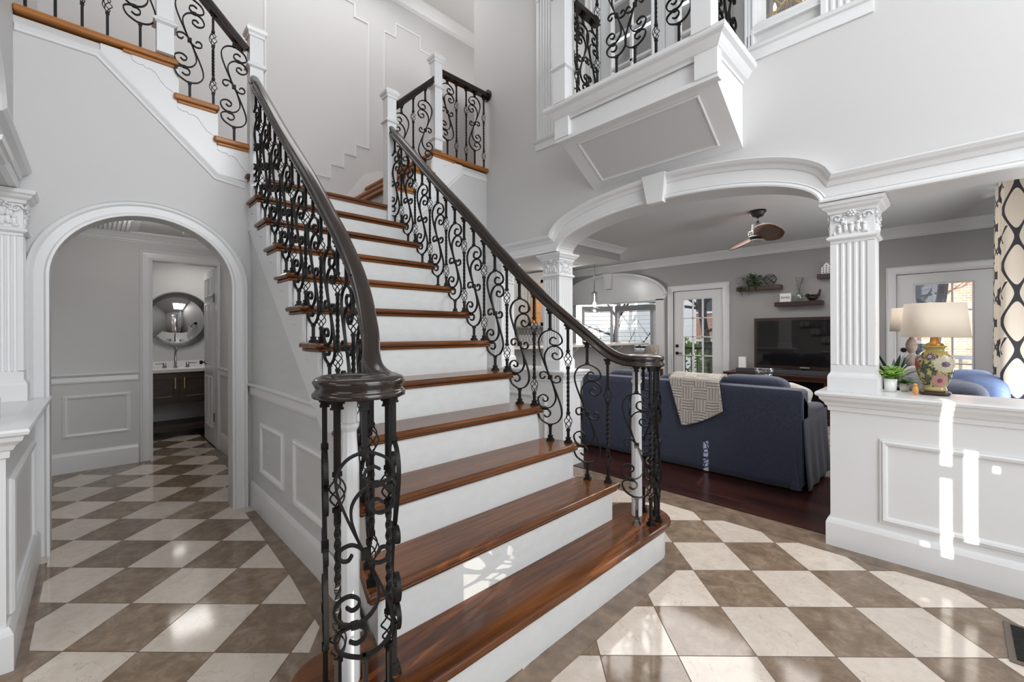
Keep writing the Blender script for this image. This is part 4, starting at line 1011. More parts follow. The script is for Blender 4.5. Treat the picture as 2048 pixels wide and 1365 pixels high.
# breakfast bar, stool, pendant, recessed light, cabinets
bar = thing('breakfast_bar', 'grey painted breakfast bar wall under a pale counter behind the stair railing', 'breakfast bar', (-4.1, 5.0, 0))
MB().box(-4.16, -4.0, 3.36, 6.95, .006, 1.06).build('bar_wall', GREY, bar)
MB().box(-4.42, -3.80, 3.36, 7.12, 1.06, 1.095).build('countertop', mat('pale_granite', (.62, .57, .50), .2, noise=((40, 40, 40), .2)), bar, bevel=.008)
MB().mold([(-4.0, 3.36, 0), (-4.0, 6.95, 0)], [(a, b) for a, b in baseprof(.13)][::1], (0, 0, 1)).build('baseboard', TRIM, bar)
for y in (5.1, 6.3): MB().prism([(-4.0, 1.06), (-3.86, 1.06), (-3.88, 1.02), (-3.95, .98), (-4.0, .90)], 1, y, y + .03).build('corbel', TRIM, bar)
so = thing('bar_stool', 'cushioned bar stool with a tan plaid back at the far end of the breakfast bar', 'stool', (-3.62, 6.65, .006))
m = MB()
for dx in (-.19, .19):
    for dy in (-.19, .19): m.prism([(-3.62 + dx - .02, 6.65 + dy - .02), (-3.62 + dx + .02, 6.65 + dy - .02), (-3.62 + dx + .02, 6.65 + dy + .02), (-3.62 + dx - .02, 6.65 + dy + .02)], 2, .006, .66)
m.build('leg', DARKWOOD, so)
MB().blob((-3.62, 6.65, .69), (.22, .22, .05), 16, p=4).build('seat', CREAM, so)
m = MB().blob((-3.62, 6.84, .90), (.19, .035, .17), 16, p=4); m.xform(Matrix.Translation((-3.62, 6.84, .9)) @ Matrix.Rotation(-.5, 4, 'Z') @ Matrix.Rotation(-.25, 4, 'X') @ Matrix.Translation((3.62, -6.84, -.9))); m.build('back', mat('tan_plaid_fabric', (.42, .36, .31), .9, noise=((30, 2, 30), .3)), so)
pn = thing('pendant_lamp', 'clear glass globe pendant lamp on a thin rod over the bar', 'pendant lamp', (-4.45, 6.45, 2.45))
px_, py_ = -4.40, 6.30
MB().lathe([(.001, 2.60), (.06, 2.61), (.06, 2.63), (.001, 2.63)], (px_, py_, 0), 20).build('canopy', CHROME, pn)
MB().tube([(px_, py_, 2.62), (px_, py_, 1.98)], .006, 6).build('rod', CHROME, pn)
MB().lathe([(.015, 2.0), (.06, 1.975), (.055, 1.965)], (px_, py_, 0), 20).build('cap', CHROME, pn)
MB().lathe([(.05, 1.97), (.05, 1.80), (.08, 1.79), (.16, 1.73), (.165, 1.68), (.12, 1.60), (.05, 1.56), (.001, 1.55)], (px_, py_, 0), 28).build('glass_globe', GLASSV, pn)
MB().blob((px_, py_, 1.77), (.030, .030, .05), 12).build('bulb', mat('warm_bulb', (1, .9, .7), .3, emit=(1, .80, .52), est=25), pn)
rl = thing('recessed_light', 'round recessed ceiling light above the kitchen bar', 'ceiling light', (-4.6, 5.5, 2.45))
MB().lathe([(.075, 2.449), (.10, 2.447), (.10, 2.443), (.072, 2.443)], (-4.62, 5.95, 0), 28).build('trim_ring', WHITEC, rl)
MB().lathe([(.001, 2.446), (.074, 2.446), (.074, 2.448), (.001, 2.448)], (-4.62, 5.95, 0), 28).build('lens', mat('lit_lens', (1, 1, 1), .3, emit=(1, .93, .82), est=12), rl)
cb = thing('kitchen_cabinets', 'grey wall cabinets with an amber-lit glass door beyond the stairs', 'cabinet', (-6.2, 6.35, 1.39))
CABG = mat('grey_cabinet_paint', (.40, .37, .345), .45)
MB().box(-7.4, -5.30, 6.02, 6.40, 1.39, 2.42).build('carcass', CABG, cb)
for x0, x1 in ((-7.26, -6.88), (-6.86, -6.49), (-6.47, -6.14), (-6.12, -5.74)):
    m = MB().box(x0, x1, 6.0, 6.02, 1.41, 2.27); frame(m, x0 + .06, x1 - .06, 1.47, 2.21, YW(6.0), (0, -1, 0), [(0, 0), (0, .001), (.008, .008), (.016, .002), (.016, 0)])
    o = m.build('door', CABG, cb); MB().blob((x1 - .04, 5.985, 1.47), (.012, .012, .012), 10).build('knob', CHROME, o)
AMB = mat('amber_lit_interior', (.5, .2, .04), .5, emit=(1, .38, .04), est=.25)
m = MB(); x0, x1 = -5.72, -5.34; m.box(x0, x0 + .06, 6.0, 6.02, 1.41, 2.27); m.box(x1 - .06, x1, 6.0, 6.02, 1.41, 2.27); m.box(x0, x1, 6.0, 6.02, 2.21, 2.27); m.box(x0, x1, 6.0, 6.02, 1.41, 1.47)
for z in (1.66, 1.85, 2.03): m.box(x0 + .06, x1 - .06, 6.003, 6.014, z - .006, z + .006)
m.box(-5.534, -5.526, 6.003, 6.014, 1.47, 2.21)
o = m.build('glass_door_frame', CABG, cb); MB().box(x0 + .06, x1 - .06, 6.016, 6.019, 1.47, 2.21).build('lit_interior', AMB, o)
bs = thing('backsplash', 'white arabesque tiled backsplash with dark grout below the grey cabinets', 'backsplash', (-6.4, 6.3, 1.05))
MB().box(-7.4, -5.3, 6.30, 6.31, 1.05, 1.39).build('wall_tile', mat('backsplash_tile', (.52, .51, .50), .15), bs)
m = MB()
for i in range(24):
    for s in (1, -1):
        pts = [(-7.3 + i * .085 + s * .040 * math.sin(j * PI / 4), 6.298, 1.07 + j * .0385) for j in range(9)]
        m.tube(pts, .005, 4)
m.build('grout_lattice', mat('dark_grout', (.10, .095, .09), .6), bs)
kc = thing('kitchen_counter', 'pale kitchen counter under the arabesque backsplash', 'counter', (-6.4, 6.1, 0))
MB().box(-7.4, -5.3, 5.75, 6.3, .006, 1.0).build('base_cabinet', CABG, kc); MB().box(-7.42, -5.28, 5.72, 6.3, 1.0, 1.04).build('countertop', WHITEC, kc)
struct(MB().box(-8.2, -5.2, 6.40, 6.5, 0, 2.45), 'wall_kitchen_back', GREY)
bk = thing('wire_basket', 'tall-handled dark wire basket on the bar counter by the bay window', 'basket', (-4.2, 6.3, 1.095))
m = MB()
for r, z in ((.09, 1.10), (.12, 1.15), (.13, 1.18)): m.tube([(-4.25 + r * math.cos(a), 6.05 + r * math.sin(a), z) for a in [2 * PI * i / 20 for i in range(21)]], .004, 5)
for i in range(8): a = i * PI / 4; m.tube([(-4.25 + .09 * math.cos(a), 6.05 + .09 * math.sin(a), 1.10), (-4.25 + .13 * math.cos(a), 6.05 + .13 * math.sin(a), 1.18)], .003, 4)
m.build('bowl', BLACK, bk)
MB().tube(spl([(-4.34, 5.97, 1.17), (-4.32, 5.99, 1.34), (-4.25, 6.05, 1.40), (-4.18, 6.11, 1.34), (-4.16, 6.13, 1.17)], 6), .005, 5).build('handle', BLACK, bk)
cr_ = thing('curl_ornament', 'small gold scroll ornament standing on the bar counter by the column', 'ornament', (-4.1, 4.9, 1.095))
m = MB()
for s in (1, -1): m.tube(spl([(-4.05 + s * .035, 4.95, 1.12), (-4.05 + s * .005, 4.95, 1.17), (-4.05 + s * .04, 4.95, 1.23), (-4.05 + s * .01, 4.95, 1.29), (-4.05 + s * .035, 4.95, 1.33)], 6), .010, 6)
m.box(-4.11, -3.99, 4.92, 4.98, 1.095, 1.115); m.build('scroll', GOLD, cr_)

# ------------------------------------------------------------------ ceiling fan
fx, fy = -1.53, 5.34
fan = thing('ceiling_fan', 'black ceiling fan with walnut blades in the family room', 'ceiling fan', (fx, fy, 2.63))
MB().lathe([(.001, 2.628), (.085, 2.628), (.085, 2.61), (.05, 2.565), (.015, 2.555)], (fx, fy, 0), 28).build('canopy', BLACK, fan)
MB().lathe([(.014, 2.57), (.014, 2.48)], (fx, fy, 0), 12).build('downrod', BLACK, fan)
h = MB().lathe([(.001, 2.485), (.06, 2.48), (.065, 2.41), (.08, 2.395), (.085, 2.33), (.075, 2.31), (.001, 2.30)], (fx, fy, 0), 28).build('motor_housing', BLACK, fan)
m = MB()
for z in (2.392, 2.338): m.tube([(fx + .092 * math.cos(a), fy + .092 * math.sin(a), z) for a in [2 * PI * i / 28 for i in range(29)]], .005, 5)
for i in range(6): a = i * PI / 3 + .3; m.tube([(fx + .092 * math.cos(a), fy + .092 * math.sin(a), 2.338), (fx + .092 * math.cos(a), fy + .092 * math.sin(a), 2.392)], .005, 5)
m.build('nickel_cage', mat('nickel', (.6, .57, .5), .25, metal=1), h)
MB().lathe([(.001, 2.287), (.05, 2.289), (.07, 2.298), (.07, 2.305), (.001, 2.306)], (fx, fy, 0), 24).build('light_lens', mat('smoked_lens', (.3, .28, .25), .15), fan)
for az in (137, -54):
    a = math.radians(az)
    def bl(u, v):
        r = .06 + u * .46; wd = (.05 + .085 * math.sin(PI * min(u * .8 + .12, 1))) * (1 if u < .93 else .6); w = (v - .5) * wd * 1.7
        return (r, w, -.6 * w)
    m = MB().grid(bl, 14, 4); m.xform(Matrix.Translation((fx, fy, 2.325)) @ Matrix.Rotation(a, 4, 'Z')); m.build('blade', DARKWOOD, fan, solid=.010)

# ------------------------------------------------------------------ media wall
tv = thing('television', 'large flat black television on the dark wood media console', 'television', (-1.5, 7.35, .70))
MB().box(-2.165, -.86, 7.35, 7.39, .73, 1.485).build('bezel', mat('brown_black_bezel', (.030, .016, .012), .2, coat=.5), tv, bevel=.006)
MB().box(-2.125, -.90, 7.345, 7.352, .775, 1.44).build('screen', mat('tv_screen', (.006, .005, .005), .04, spec=.6), tv)
m = MB(); m.box(-1.65, -1.38, 7.30, 7.42, .665, .68); m.box(-1.55, -1.48, 7.36, 7.40, .68, .74); m.build('stand', BLACK, tv)
def text(s, name, size, loc, rot, m, parent, ext=.001, font=None):
    c = bpy.data.curves.new(name, 'FONT'); c.body = s; c.size = size; c.extrude = ext; c.align_x = 'CENTER'; c.align_y = 'CENTER'
    o = bpy.data.objects.new(name, c); o.rotation_euler = rot; o.location = loc
    C.objects.link(o)
    dg = bpy.context.evaluated_depsgraph_get(); me = bpy.data.meshes.new_from_object(o.evaluated_get(dg)); bpy.data.objects.remove(o)
    n = bpy.data.objects.new(name, me); n.rotation_euler = rot; n.location = loc; me.materials.append(m); C.objects.link(n)
    if parent: n.parent = parent; n.matrix_parent_inverse = wm(parent).inverted()
    return n
text('SAMSUNG', 'maker_lettering', .026, (-1.50, 7.343, .752), (PI / 2, 0, 0), mat('pale_lettering', (.6, .6, .6), .4), tv)
con = thing('media_console', 'dark cherry wood media console with open shelves under the television', 'media console', (-1.5, 7.3, .006))
m = MB(); m.box(-2.52, -.55, 7.05, 7.56, .625, .66); m.box(-2.47, -.60, 7.08, 7.55, .08, .11)
for x in (-2.47, -1.86, -1.23, -.63): m.box(x, x + .03, 7.08, 7.55, .08, .625)
m.box(-2.47, -.6, 7.52, 7.55, .08, .625); m.box(-1.83, -1.23, 7.09, 7.5, .40, .42); m.box(-2.49, -.58, 7.06, 7.55, .006, .08); m.box(-2.47, -.6, 7.075, 7.10, .575, .625)
CHERRY = wood('dark_cherry', (.018, .007, .005), (.075, .022, .010), .3, 0); m.build('carcass', CHERRY, con, bevel=.004)
for x0, x1 in ((-2.43, -1.88), (-1.19, -.64)):
    m = MB(); m.box(x0, x1, 7.065, 7.08, .12, .56); frame(m, x0 + .05, x1 - .05, .17, .51, YW(7.065), (0, -1, 0)); m.build('door', CHERRY, con)
sb = thing('soundbar', 'dark grey soundbar lying in front of the television on the console', 'soundbar', (-1.6, 7.15, .66))
MB().box(-2.35, -1.0, 7.10, 7.19, .66, .725).build('speaker_body', mat('charcoal_cloth', (.035, .035, .038), .7), sb, bevel=.008)
rt = thing('wifi_router', 'small white upright router box on the left end of the console', 'router', (-2.34, 7.42, .66))
MB().box(-2.405, -2.295, 7.38, 7.46, .66, .88).build('housing', WHITEC, rt, bevel=.01)
SHELF = wood('walnut_shelf', (.022, .010, .007), (.075, .033, .020), .35, 0)
def shelf(x0, x1, z1, label):
    t = thing('floating_shelf', label, 'shelf', ((x0 + x1) / 2, 7.5, z1 - .06), group='walnut floating shelves above the television'); MB().box(x0, x1, 7.44, 7.60, z1 - .065, z1).build('plank', SHELF, t, bevel=.003)
shelf(-2.45, -1.83, 2.01 - .015, 'left walnut floating shelf holding the trailing ivy and the wire orb')
shelf(-1.91, -1.31, 1.725, 'lowest walnut floating shelf holding the sign, bottle and bird')
shelf(-1.37, -.80, 2.10, 'highest walnut floating shelf holding the white house, partly behind the column')
LEAF = mat('dark_green_leaf', (.045, .10, .025), .5); LEAFB = mat('bright_green_leaf', (.36, .62, .12), .5, spec=.4); LEAFG = mat('grey_green_leaf', (.11, .15, .10), .6)
def leafshape(mb, base, dirv, L_, W_, droop=.3, n=4, up=V((0, 0, 1)), mi=0):
    d = V(dirv).normalized(); s = d.cross(up)
    if s.length < 1e-3: s = V((1, 0, 0))
    s.normalize(); vs = []; b = V(base)
    for i in range(n + 1):
        t = i / n; c = b + d * L_ * t - up * droop * L_ * t * t; w = W_ * math.sin(PI * (t * .9 + .08)) * .5
        vs += [c - s * w, c + s * w]
    mb.add(vs, [(2 * i, 2 * i + 1, 2 * i + 3, 2 * i + 2) for i in range(n)], mi, True)
iv = thing('ivy_plant', 'trailing green ivy spilling over the left floating shelf', 'plant', (-2.25, 7.5, 1.995))
MB().lathe([(.045, 1.995), (.06, 2.08), (.055, 2.08)], (-2.25, 7.51, 0), 14).build('pot', mat('dark_pot', (.05, .05, .05), .6), iv)
m = MB(); R_ = random.Random(3)
for i in range(230):
    a = R_.uniform(0, 2 * PI); r = abs(R_.gauss(0, .12)); z = 2.08 + R_.uniform(-.02, .13) - r * .35; x = -2.24 + r * math.cos(a) * 1.3; y = 7.49 + r * math.sin(a) * .35
    leafshape(m, (x, y, z), (math.cos(a), -.5, R_.uniform(-.2, .9)), .05, .032, .5, 3)
for i in range(7):
    x = -2.25 + R_.uniform(-.2, .16); L_ = R_.uniform(.08, .22)
    for j in range(int(L_ / .018)): leafshape(m, (x + R_.uniform(-.01, .01), 7.415, 2.02 - j * .018), (R_.uniform(-1, 1), -.4, -.4), .035, .02, .3, 3)
m.build('foliage', LEAF, iv)
ob = thing('wire_orb', 'open dark metal orb of crossed rings on the left floating shelf', 'ornament', (-2.0, 7.5, 1.995))
m = MB()
for k, (ax, an) in enumerate((('X', 1.57), ('X', .9), ('Y', .8), ('Y', -.7))):
    Rm = Matrix.Translation((-1.985, 7.51, 2.085)) @ Matrix.Rotation(an, 4, ax); m.tube([Rm @ V((.085 * math.cos(a), .085 * math.sin(a), 0)) for a in [2 * PI * i / 28 for i in range(29)]], .004, 5)
m.build('rings', BLACK, ob)
sg = thing('block_sign', 'small white block sign with black script reading family', 'sign', (-1.775, 7.5, 1.725))
MB().box(-1.845, -1.70, 7.48, 7.52, 1.725, 1.855).build('block', WHITEC, sg)
text('family', 'script_lettering', .05, (-1.772, 7.478, 1.795), (PI / 2, 0, 0), BLACK, sg, .0008)
gb = thing('bottle_vase', 'clear glass bottle vase holding a eucalyptus sprig on the lowest shelf', 'vase', (-1.60, 7.51, 1.725))
MB().lathe([(.001, 1.727), (.045, 1.727), (.048, 1.82), (.035, 1.85), (.016, 1.87), (.016, 1.90)], (-1.60, 7.51, 0), 20).build('glass_body', GLASSV, gb)
eu = thing('eucalyptus_sprig', 'grey green eucalyptus sprig standing in the glass bottle vase', 'plant', (-1.60, 7.51, 1.75)); m = MB(); st_ = MB()
for s in range(4):
    dx = R_.uniform(-.05, .05); st_.tube([(-1.60, 7.51, 1.75), (-1.60, 7.51, 1.89), (-1.60 + dx, 7.50, 2.07)], .002, 4)
    for j in range(11):
        t = j / 10; leafshape(m, (-1.60 + dx * t, 7.505, 1.90 + .18 * t), (R_.choice((-1, 1)) * 1, R_.uniform(-.8, .2), .1), .045, .038, .1, 3)
st_.build('stem', LEAFG, eu); m.build('leaves', LEAFG, eu)
bd = thing('bird_figurine', 'dark bronze bird figurine with upturned tail on the lowest shelf', 'figurine', (-1.43, 7.5, 1.725))
m = MB(); m.blob((-1.44, 7.51, 1.775), (.062, .042, .045), 16); m.blob((-1.495, 7.51, 1.808), (.028, .025, .026), 12); m.add([(-1.52, 7.505, 1.812), (-1.52, 7.515, 1.812), (-1.545, 7.51, 1.803), (-1.52, 7.51, 1.80)], [(0, 1, 2), (0, 2, 3), (1, 3, 2)])
m.tube(spl([(-1.41, 7.51, 1.785), (-1.37, 7.51, 1.80), (-1.352, 7.51, 1.84), (-1.345, 7.51, 1.885)], 5), [.03] * 4 + [.022] * 4 + [.016] * 4 + [.014] * 4, 8); m.box(-1.475, -1.41, 7.495, 7.525, 1.725, 1.745)
m.build('body', mat('bronze_figurine', (.03, .022, .018), .35, metal=.6), bd)
hs = thing('house_ornament', 'small white ceramic house with punched windows on the highest shelf', 'ornament', (-1.26, 7.5, 2.10))
MB().prism([(-1.325, 2.10), (-1.325, 2.19), (-1.30, 2.205), (-1.29, 2.235), (-1.262, 2.262), (-1.235, 2.235), (-1.225, 2.205), (-1.20, 2.19), (-1.20, 2.10)], 1, 7.48, 7.55).build('house_body', WHITEC, hs)
m = MB()
for z in (2.115, 2.145, 2.175):
    for x in (-1.305, -1.270, -1.235): m.box(x, x + .012, 7.478, 7.481, z, z + .016)
m.box(-1.270, -1.257, 7.478, 7.481, 2.205, 2.222); m.build('window_openings', BLACK, hs)  # black plates painted in for the shade of the punched windows

# ------------------------------------------------------------------ sofa and soft things
sf = thing('sofa', 'dark blue slipcovered sofa seen from behind with a cream throw over it', 'sofa', (-1.88, 4.4, .006))
def sb_(mb, x0, x1, y0, y1, z0, z1): mb.box(x0, x1, y0, y1, z0, z1)
m = MB()
def backp(u, v):
    x = -2.93 + 2.10 * u; z = .02 + .78 * v; bul = .012 * math.sin(PI * v) + .004 * math.sin(u * 31) * (1 - v) ** 2 + .003 * math.sin(u * 77 + 2) * (1 - v) ** 3
    return (x, 3.975 - bul - .02 * (1 - v), z)
n = 60; 
m.grid(backp, n, 12)
m2 = MB(); m2.box(-2.93, -.83, 3.98, 4.20, .02, .80); m2.build('back', BLUE, sf, bevel=.035, seg=4)
m.build('back_skirt', BLUE, sf, solid=.006)
for x0, x1, s in ((-2.93, -2.70, -1), (-1.06, -.83, 1)):
    xo = x1 if s > 0 else x0
    a = MB(); a.prism([(3.99, .02), (3.99, .80), (4.10, .76), (4.25, .67), (4.6, .635), (4.80, .62), (4.86, .56), (4.86, .02)], 0, x0, x1); o = a.build('arm', BLUE, sf, bevel=.04, seg=4)
    k = MB()
    def sk(u, v, xo=xo, s=s):
        y = 3.99 + .87 * u; z = .02 + .55 * v
        return (xo + s * (.004 + .035 * (1 - v) ** 1.5 + .008 * math.sin(u * 22) * (1 - v)), y, z)
    k.grid(sk, 24, 8); k.build('skirt', BLUE, o, solid=.006)
MB().box(-2.70, -1.06, 4.20, 4.84, .10, .32).build('seat_base', BLUE, sf, bevel=.02)
for x0 in (-2.70, -2.153, -1.606): MB().box(x0 + .004, x0 + .543, 4.20, 4.86, .32, .47).build('seat_cushion', BLUE, sf, bevel=.05, seg=4)
for x0, hh in ((-2.76, .855), (-2.16, .845), (-1.56, .875)): MB().blob((x0 + .28, 4.30, hh - .20), (.295, .12, .20), 24, p=4.5, ring=14).build('back_cushion', BLUE, sf)
m = MB()
m.prism([(-.846, .02), (-.90, .02), (-.876, .34)], 1, 3.938, 3.952); m.build('kick_pleat', BLUE, sf)
# knitted throw over the sofa back
def knit():
    m, t, b = nodes('cream_knit'); b.inputs['Base Color'].default_value = (.50, .455, .40, 1); b.inputs['Roughness'].default_value = .95; b.inputs['Sheen Weight'].default_value = .3
    tc = t.nodes.new('ShaderNodeTexCoord'); uv = tc.outputs['UV']; L = t.links.new
    ck = t.nodes.new('ShaderNodeTexChecker'); ck.inputs['Scale'].default_value = 7; L(uv, ck.inputs['Vector'])
    def wave(d):
        w_ = t.nodes.new('ShaderNodeTexWave'); w_.bands_direction = d; w_.inputs['Scale'].default_value = 9.5; w_.inputs['Distortion'].default_value = .6; w_.inputs['Detail'].default_value = 1; L(uv, w_.inputs['Vector']); return w_.outputs['Fac']
    mx = t.nodes.new('ShaderNodeMix'); L(ck.outputs['Fac'], mx.inputs[0]); L(wave('X'), mx.inputs[2]); L(wave('Y'), mx.inputs[3])
    bp = t.nodes.new('ShaderNodeBump'); bp.inputs['Strength'].default_value = 1; bp.inputs['Distance'].default_value = .012; L(mx.outputs[0], bp.inputs['Height']); L(bp.outputs[0], b.inputs['Normal'])
    cr = t.nodes.new('ShaderNodeMapRange'); cr.inputs[3].default_value = .86; cr.inputs[4].default_value = 1.04; L(mx.outputs[0], cr.inputs[0])
    v_ = t.nodes.new('ShaderNodeVectorMath'); v_.operation = 'SCALE'; v_.inputs[0].default_value = (.60, .55, .49); L(cr.outputs[0], v_.inputs['Scale']); L(v_.outputs[0], b.inputs['Base Color'])
    return m
KNIT = knit()
def throwp(u, v):
    top = V((-1.875 + .43 * u, 4.15, .86 + .0 * u)); edge = V((-1.90 + .455 * u, 3.945, .835 - .01 * u))
    bl = V((-1.765, 3.925, .40)); br_ = V((-1.405, 3.925, .575)); bot = bl.lerp(br_, u)
    bot.z -= .02 * math.sin(PI * u)
    if v < .25: p = top.lerp(edge, v / .25); p.z += .03 * math.sin(PI * v / .25)
    else: p = edge.lerp(bot, (v - .25) / .75)
    if v >= .25: p.y -= .010 * math.sin(u * 11 + v * 3) * (v - .25) + .006
    return p
th = MB().grid(throwp, 30, 44); o = th.build('knit_throw', KNIT, None, solid=.022)
uvl = o.data.uv_layers.new(name='UVMap'); W_ = 31
for lp in o.data.loops:
    co = o.data.vertices[lp.vertex_index].co; 
    uvl.data[lp.index].uv = ((co.x + 2.0) * 1.25, (co.z + (co.y - 3.9)) * 1.25)
tag(o, 'cream cable-knit throw blanket draped over the back of the blue sofa', 'throw blanket')
pw = MB().blob((-.99, 4.50, .68), (.115, .045, .115), 20, p=4.5, ring=12); pw.xform(Matrix.Translation((-.99, 4.5, .68)) @ Matrix.Rotation(.5, 4, 'Z') @ Matrix.Rotation(-.35, 4, 'X') @ Matrix.Rotation(.4, 4, 'Y') @ Matrix.Translation((.99, -4.5, -.68)))
tag(pw.build('throw_pillow', mat('white_striped_fabric', (.62, .58, .55), .9, noise=((4, 4, 70), .25))), 'white textured throw pillow leaning on the right end of the blue sofa', 'pillow')
rug = MB().box(-3.0, -.3, 4.55, 7.0, .006, .016).build('area_rug', mat('grey_pattern_rug', (.30, .28, .26), .95, noise=((9, 9, 9), .8)))
tag(rug, 'grey and cream patterned area rug on the dark wood floor beyond the sofa', 'rug')
ct = thing('coffee_table', 'dark wood coffee table mostly hidden behind the sofa', 'coffee table', (-1.6, 5.6, .016))
m = MB(); m.box(-2.15, -1.15, 5.3, 5.95, .42, .46)
for x in (-2.12, -1.23):
    for y in (5.33, 5.87): m.box(x, x + .05, y, y + .05, .016, .42)
m.build('frame', DARKWOOD, ct, bevel=.004)
gv = thing('glass_jar', 'round clear glass jar with ruffled rim rising behind the sofa cushions', 'jar', (-1.5, 5.42, .46))
MB().lathe([(.001, .465), (.11, .465), (.15, .55), (.15, .66), (.12, .74), (.085, .78), (.08, .81), (.10, .835), (.085, .85), (.105, .865)], (-1.50, 5.44, 0), 32).build('glass_body', glassmat('jar_glass', (.86, .86, .87), .72), gv)
fp = thing('moss_bowl', 'low bowl of green moss behind the sofa left of the glass jar', 'plant', (-1.82, 5.5, .46))
MB().lathe([(.08, .46), (.13, .62), (.12, .68)], (-1.80, 5.5, 0), 18).build('bowl', mat('dark_bowl', (.04, .04, .04), .5), fp)
m = MB()
for i in range(120): a = R_.uniform(0, 6.3); r = R_.uniform(0, .12); leafshape(m, (-1.80 + r * math.cos(a), 5.5 + r * math.sin(a), .69 + .05 * (1 - r / .12)), (math.cos(a), math.sin(a), .8), .05, .03, .4, 3)
m.build('moss', LEAF, fp)

# ------------------------------------------------------------------ right side: lamp, plants, loveseat, curtains
lx_, ly_ = -.075, 3.37
lamp = thing('table_lamp', 'yellow floral porcelain jar lamp with a cream shade on the half wall', 'lamp', (lx_, ly_, .91))
MB().lathe([(.001, .912), (.060, .912), (.066, .922), (.062, .930), (.001, .930)], (lx_, ly_, 0), 40, power=5).build('wood_base', mat('dark_lamp_base', (.035, .02, .015), .3), lamp)
JP = [(.058, .930), (.064, .935), (.066, .945), (.062, .955), (.070, .975), (.090, 1.02), (.103, 1.065), (.106, 1.095), (.100, 1.12), (.082, 1.143), (.060, 1.155), (.055, 1.165), (.070, 1.178), (.068, 1.183), (.045, 1.186)]
JPs = [(p.x * .80, p.y) for p in spl(JP, 3)]
PORC = mat('yellow_porcelain', (.36, .29, .10), .12, coat=.6, noise=((14, 14, 14), .18))
jar = MB().lathe(JPs, (lx_, ly_, 0), 48, power=3.2, sx=.94, sy=.94).build('porcelain_jar', PORC, lamp)
def jsurf(a, z, off=.0012):
    for (r0, z0), (r1, z1) in zip(JPs, JPs[1:]):
        if z0 <= z <= z1 or (z1 < z0 and z1 <= z <= z0): r = r0 + (r1 - r0) * ((z - z0) / ((z1 - z0) or 1)); break
    else: r = .1
    ca, sa = math.cos(a), math.sin(a); k = (abs(ca) ** 3.2 + abs(sa) ** 3.2) ** (-1 / 3.2)
    rr = r * k * .94 + off; return (lx_ + rr * ca, ly_ + rr * sa, z)
COLS = [mat('painted_green', (.025, .05, .035), .25), mat('painted_cream', (.45, .42, .30), .25), mat('painted_red', (.25, .03, .035), .25), mat('painted_violet', (.11, .07, .11), .25), mat('painted_orange', (.45, .20, .05), .25), mat('painted_pink', (.42, .22, .19), .25)]
pf = MB()
def petal(a0, z0, ang, L_, W_, mi, off, r0=0):
    vs = [];  n = 5
    for i in range(n + 1):
        t = i / n; w = W_ * math.sin(PI * (.08 + .86 * t)) * .5; d = r0 + L_ * t
        for s in (-1, 1):
            u = d * math.cos(ang) - s * w * math.sin(ang); v = d * math.sin(ang) + s * w * math.cos(ang)
            vs.append(jsurf(a0 + u / .076, min(max(z0 + v, .957), 1.15), off))
    pf.add(vs, [(2 * i, 2 * i + 1, 2 * i + 3, 2 * i + 2) for i in range(n)], mi, True)
AC = math.atan2(-3.37, .075)   # direction from the jar towards the camera
def flower(a, z, r, c_out, c_in, n=14):
    for i in range(n): petal(a, z, 2 * PI * i / n, r * .62, r * .34, c_out, .0022, r * .38)
    for i in range(n): petal(a, z, 2 * PI * (i + .5) / n, r * .45, r * .28, c_out, .003, r * .15)
    for i in range(8): petal(a, z, 2 * PI * i / 8, r * .34, r * .24, c_in, .0038, 0)
    for i in range(6): petal(a, z, PI / 3 * i, r * .14, r * .12, 3, .0045, 0)
flower(AC + .50, 1.085, .048, 1, 3, 18); flower(AC + .30, .993, .040, 5, 2, 16); flower(AC - 1.0, 1.075, .030, 2, 2, 10); flower(AC - .25, 1.125, .022, 3, 1, 9); flower(AC - 1.05, 1.12, .022, 3, 1, 9)
for k in range(4): flower(AC + 2 + k * .75, 1.02 + .03 * (k % 3), .038, (1, 5)[k % 2], (2, 3)[k % 2])
Rl = random.Random(11)
for i in range(150):
    a = Rl.uniform(0, 2 * PI); z = Rl.uniform(.962, 1.13); petal(a, z, Rl.uniform(0, 6.3), Rl.uniform(.014, .030), Rl.uniform(.006, .011), 0, .0016)
for cx_, cz_ in ((AC - .65, 1.06), (AC - .6, 1.0), (AC + .05, .985), (AC - .15, 1.04), (AC + 1.1, .985)):
    for j in range(7):
        for s in (-1, 1): petal(cx_ + .02 * j, cz_ + j * .0075 - .02, s * .9 + .6, .020, .006, 0, .0018)
for i in range(16): petal(i * PI / 8, 1.135, -PI / 2, .018, .020, 4 if i % 2 else 5, .0016)
pf.build('painted_flowers', COLS, jar)
MB().lathe([(.040, 1.184), (.036, 1.196), (.018, 1.204), (.014, 1.235), (.010, 1.34)], (lx_, ly_, 0), 24).build('brass_neck', mat('aged_brass', (.55, .30, .08), .3, metal=.8), lamp)
def oval(rx, ry, z, n=64):   # rounded oblong
    out = []
    for i in range(n):
        a = 2 * PI * i / n; ca, sa = math.cos(a), math.sin(a); k = (abs(ca) ** 2.8 + abs(sa) ** 2.8) ** (-1 / 2.8); out.append((rx * k * ca, ry * k * sa, z))
    return out
m = MB(); n = 64; T1, T2 = oval(.143, .104, 1.232, n), oval(.126, .091, 1.420, n)
Rm = Matrix.Translation((lx_, ly_, 0)) @ Matrix.Rotation(math.radians(35), 4, 'Z')
m.add([Rm @ V(p) for p in T1 + T2], [(i, (i + 1) % n, n + (i + 1) % n, n + i) for i in range(n)], 0, True)
SH = mat('linen_shade', (.70, .60, .49), .9, bump=(400, .1)); m.build('lamp_shade', SH, lamp, solid=.003)
lb_ = light('POINT', 'lamp_bulb_light', (lx_, ly_, 1.31), .9, (1, .75, .5), .02)
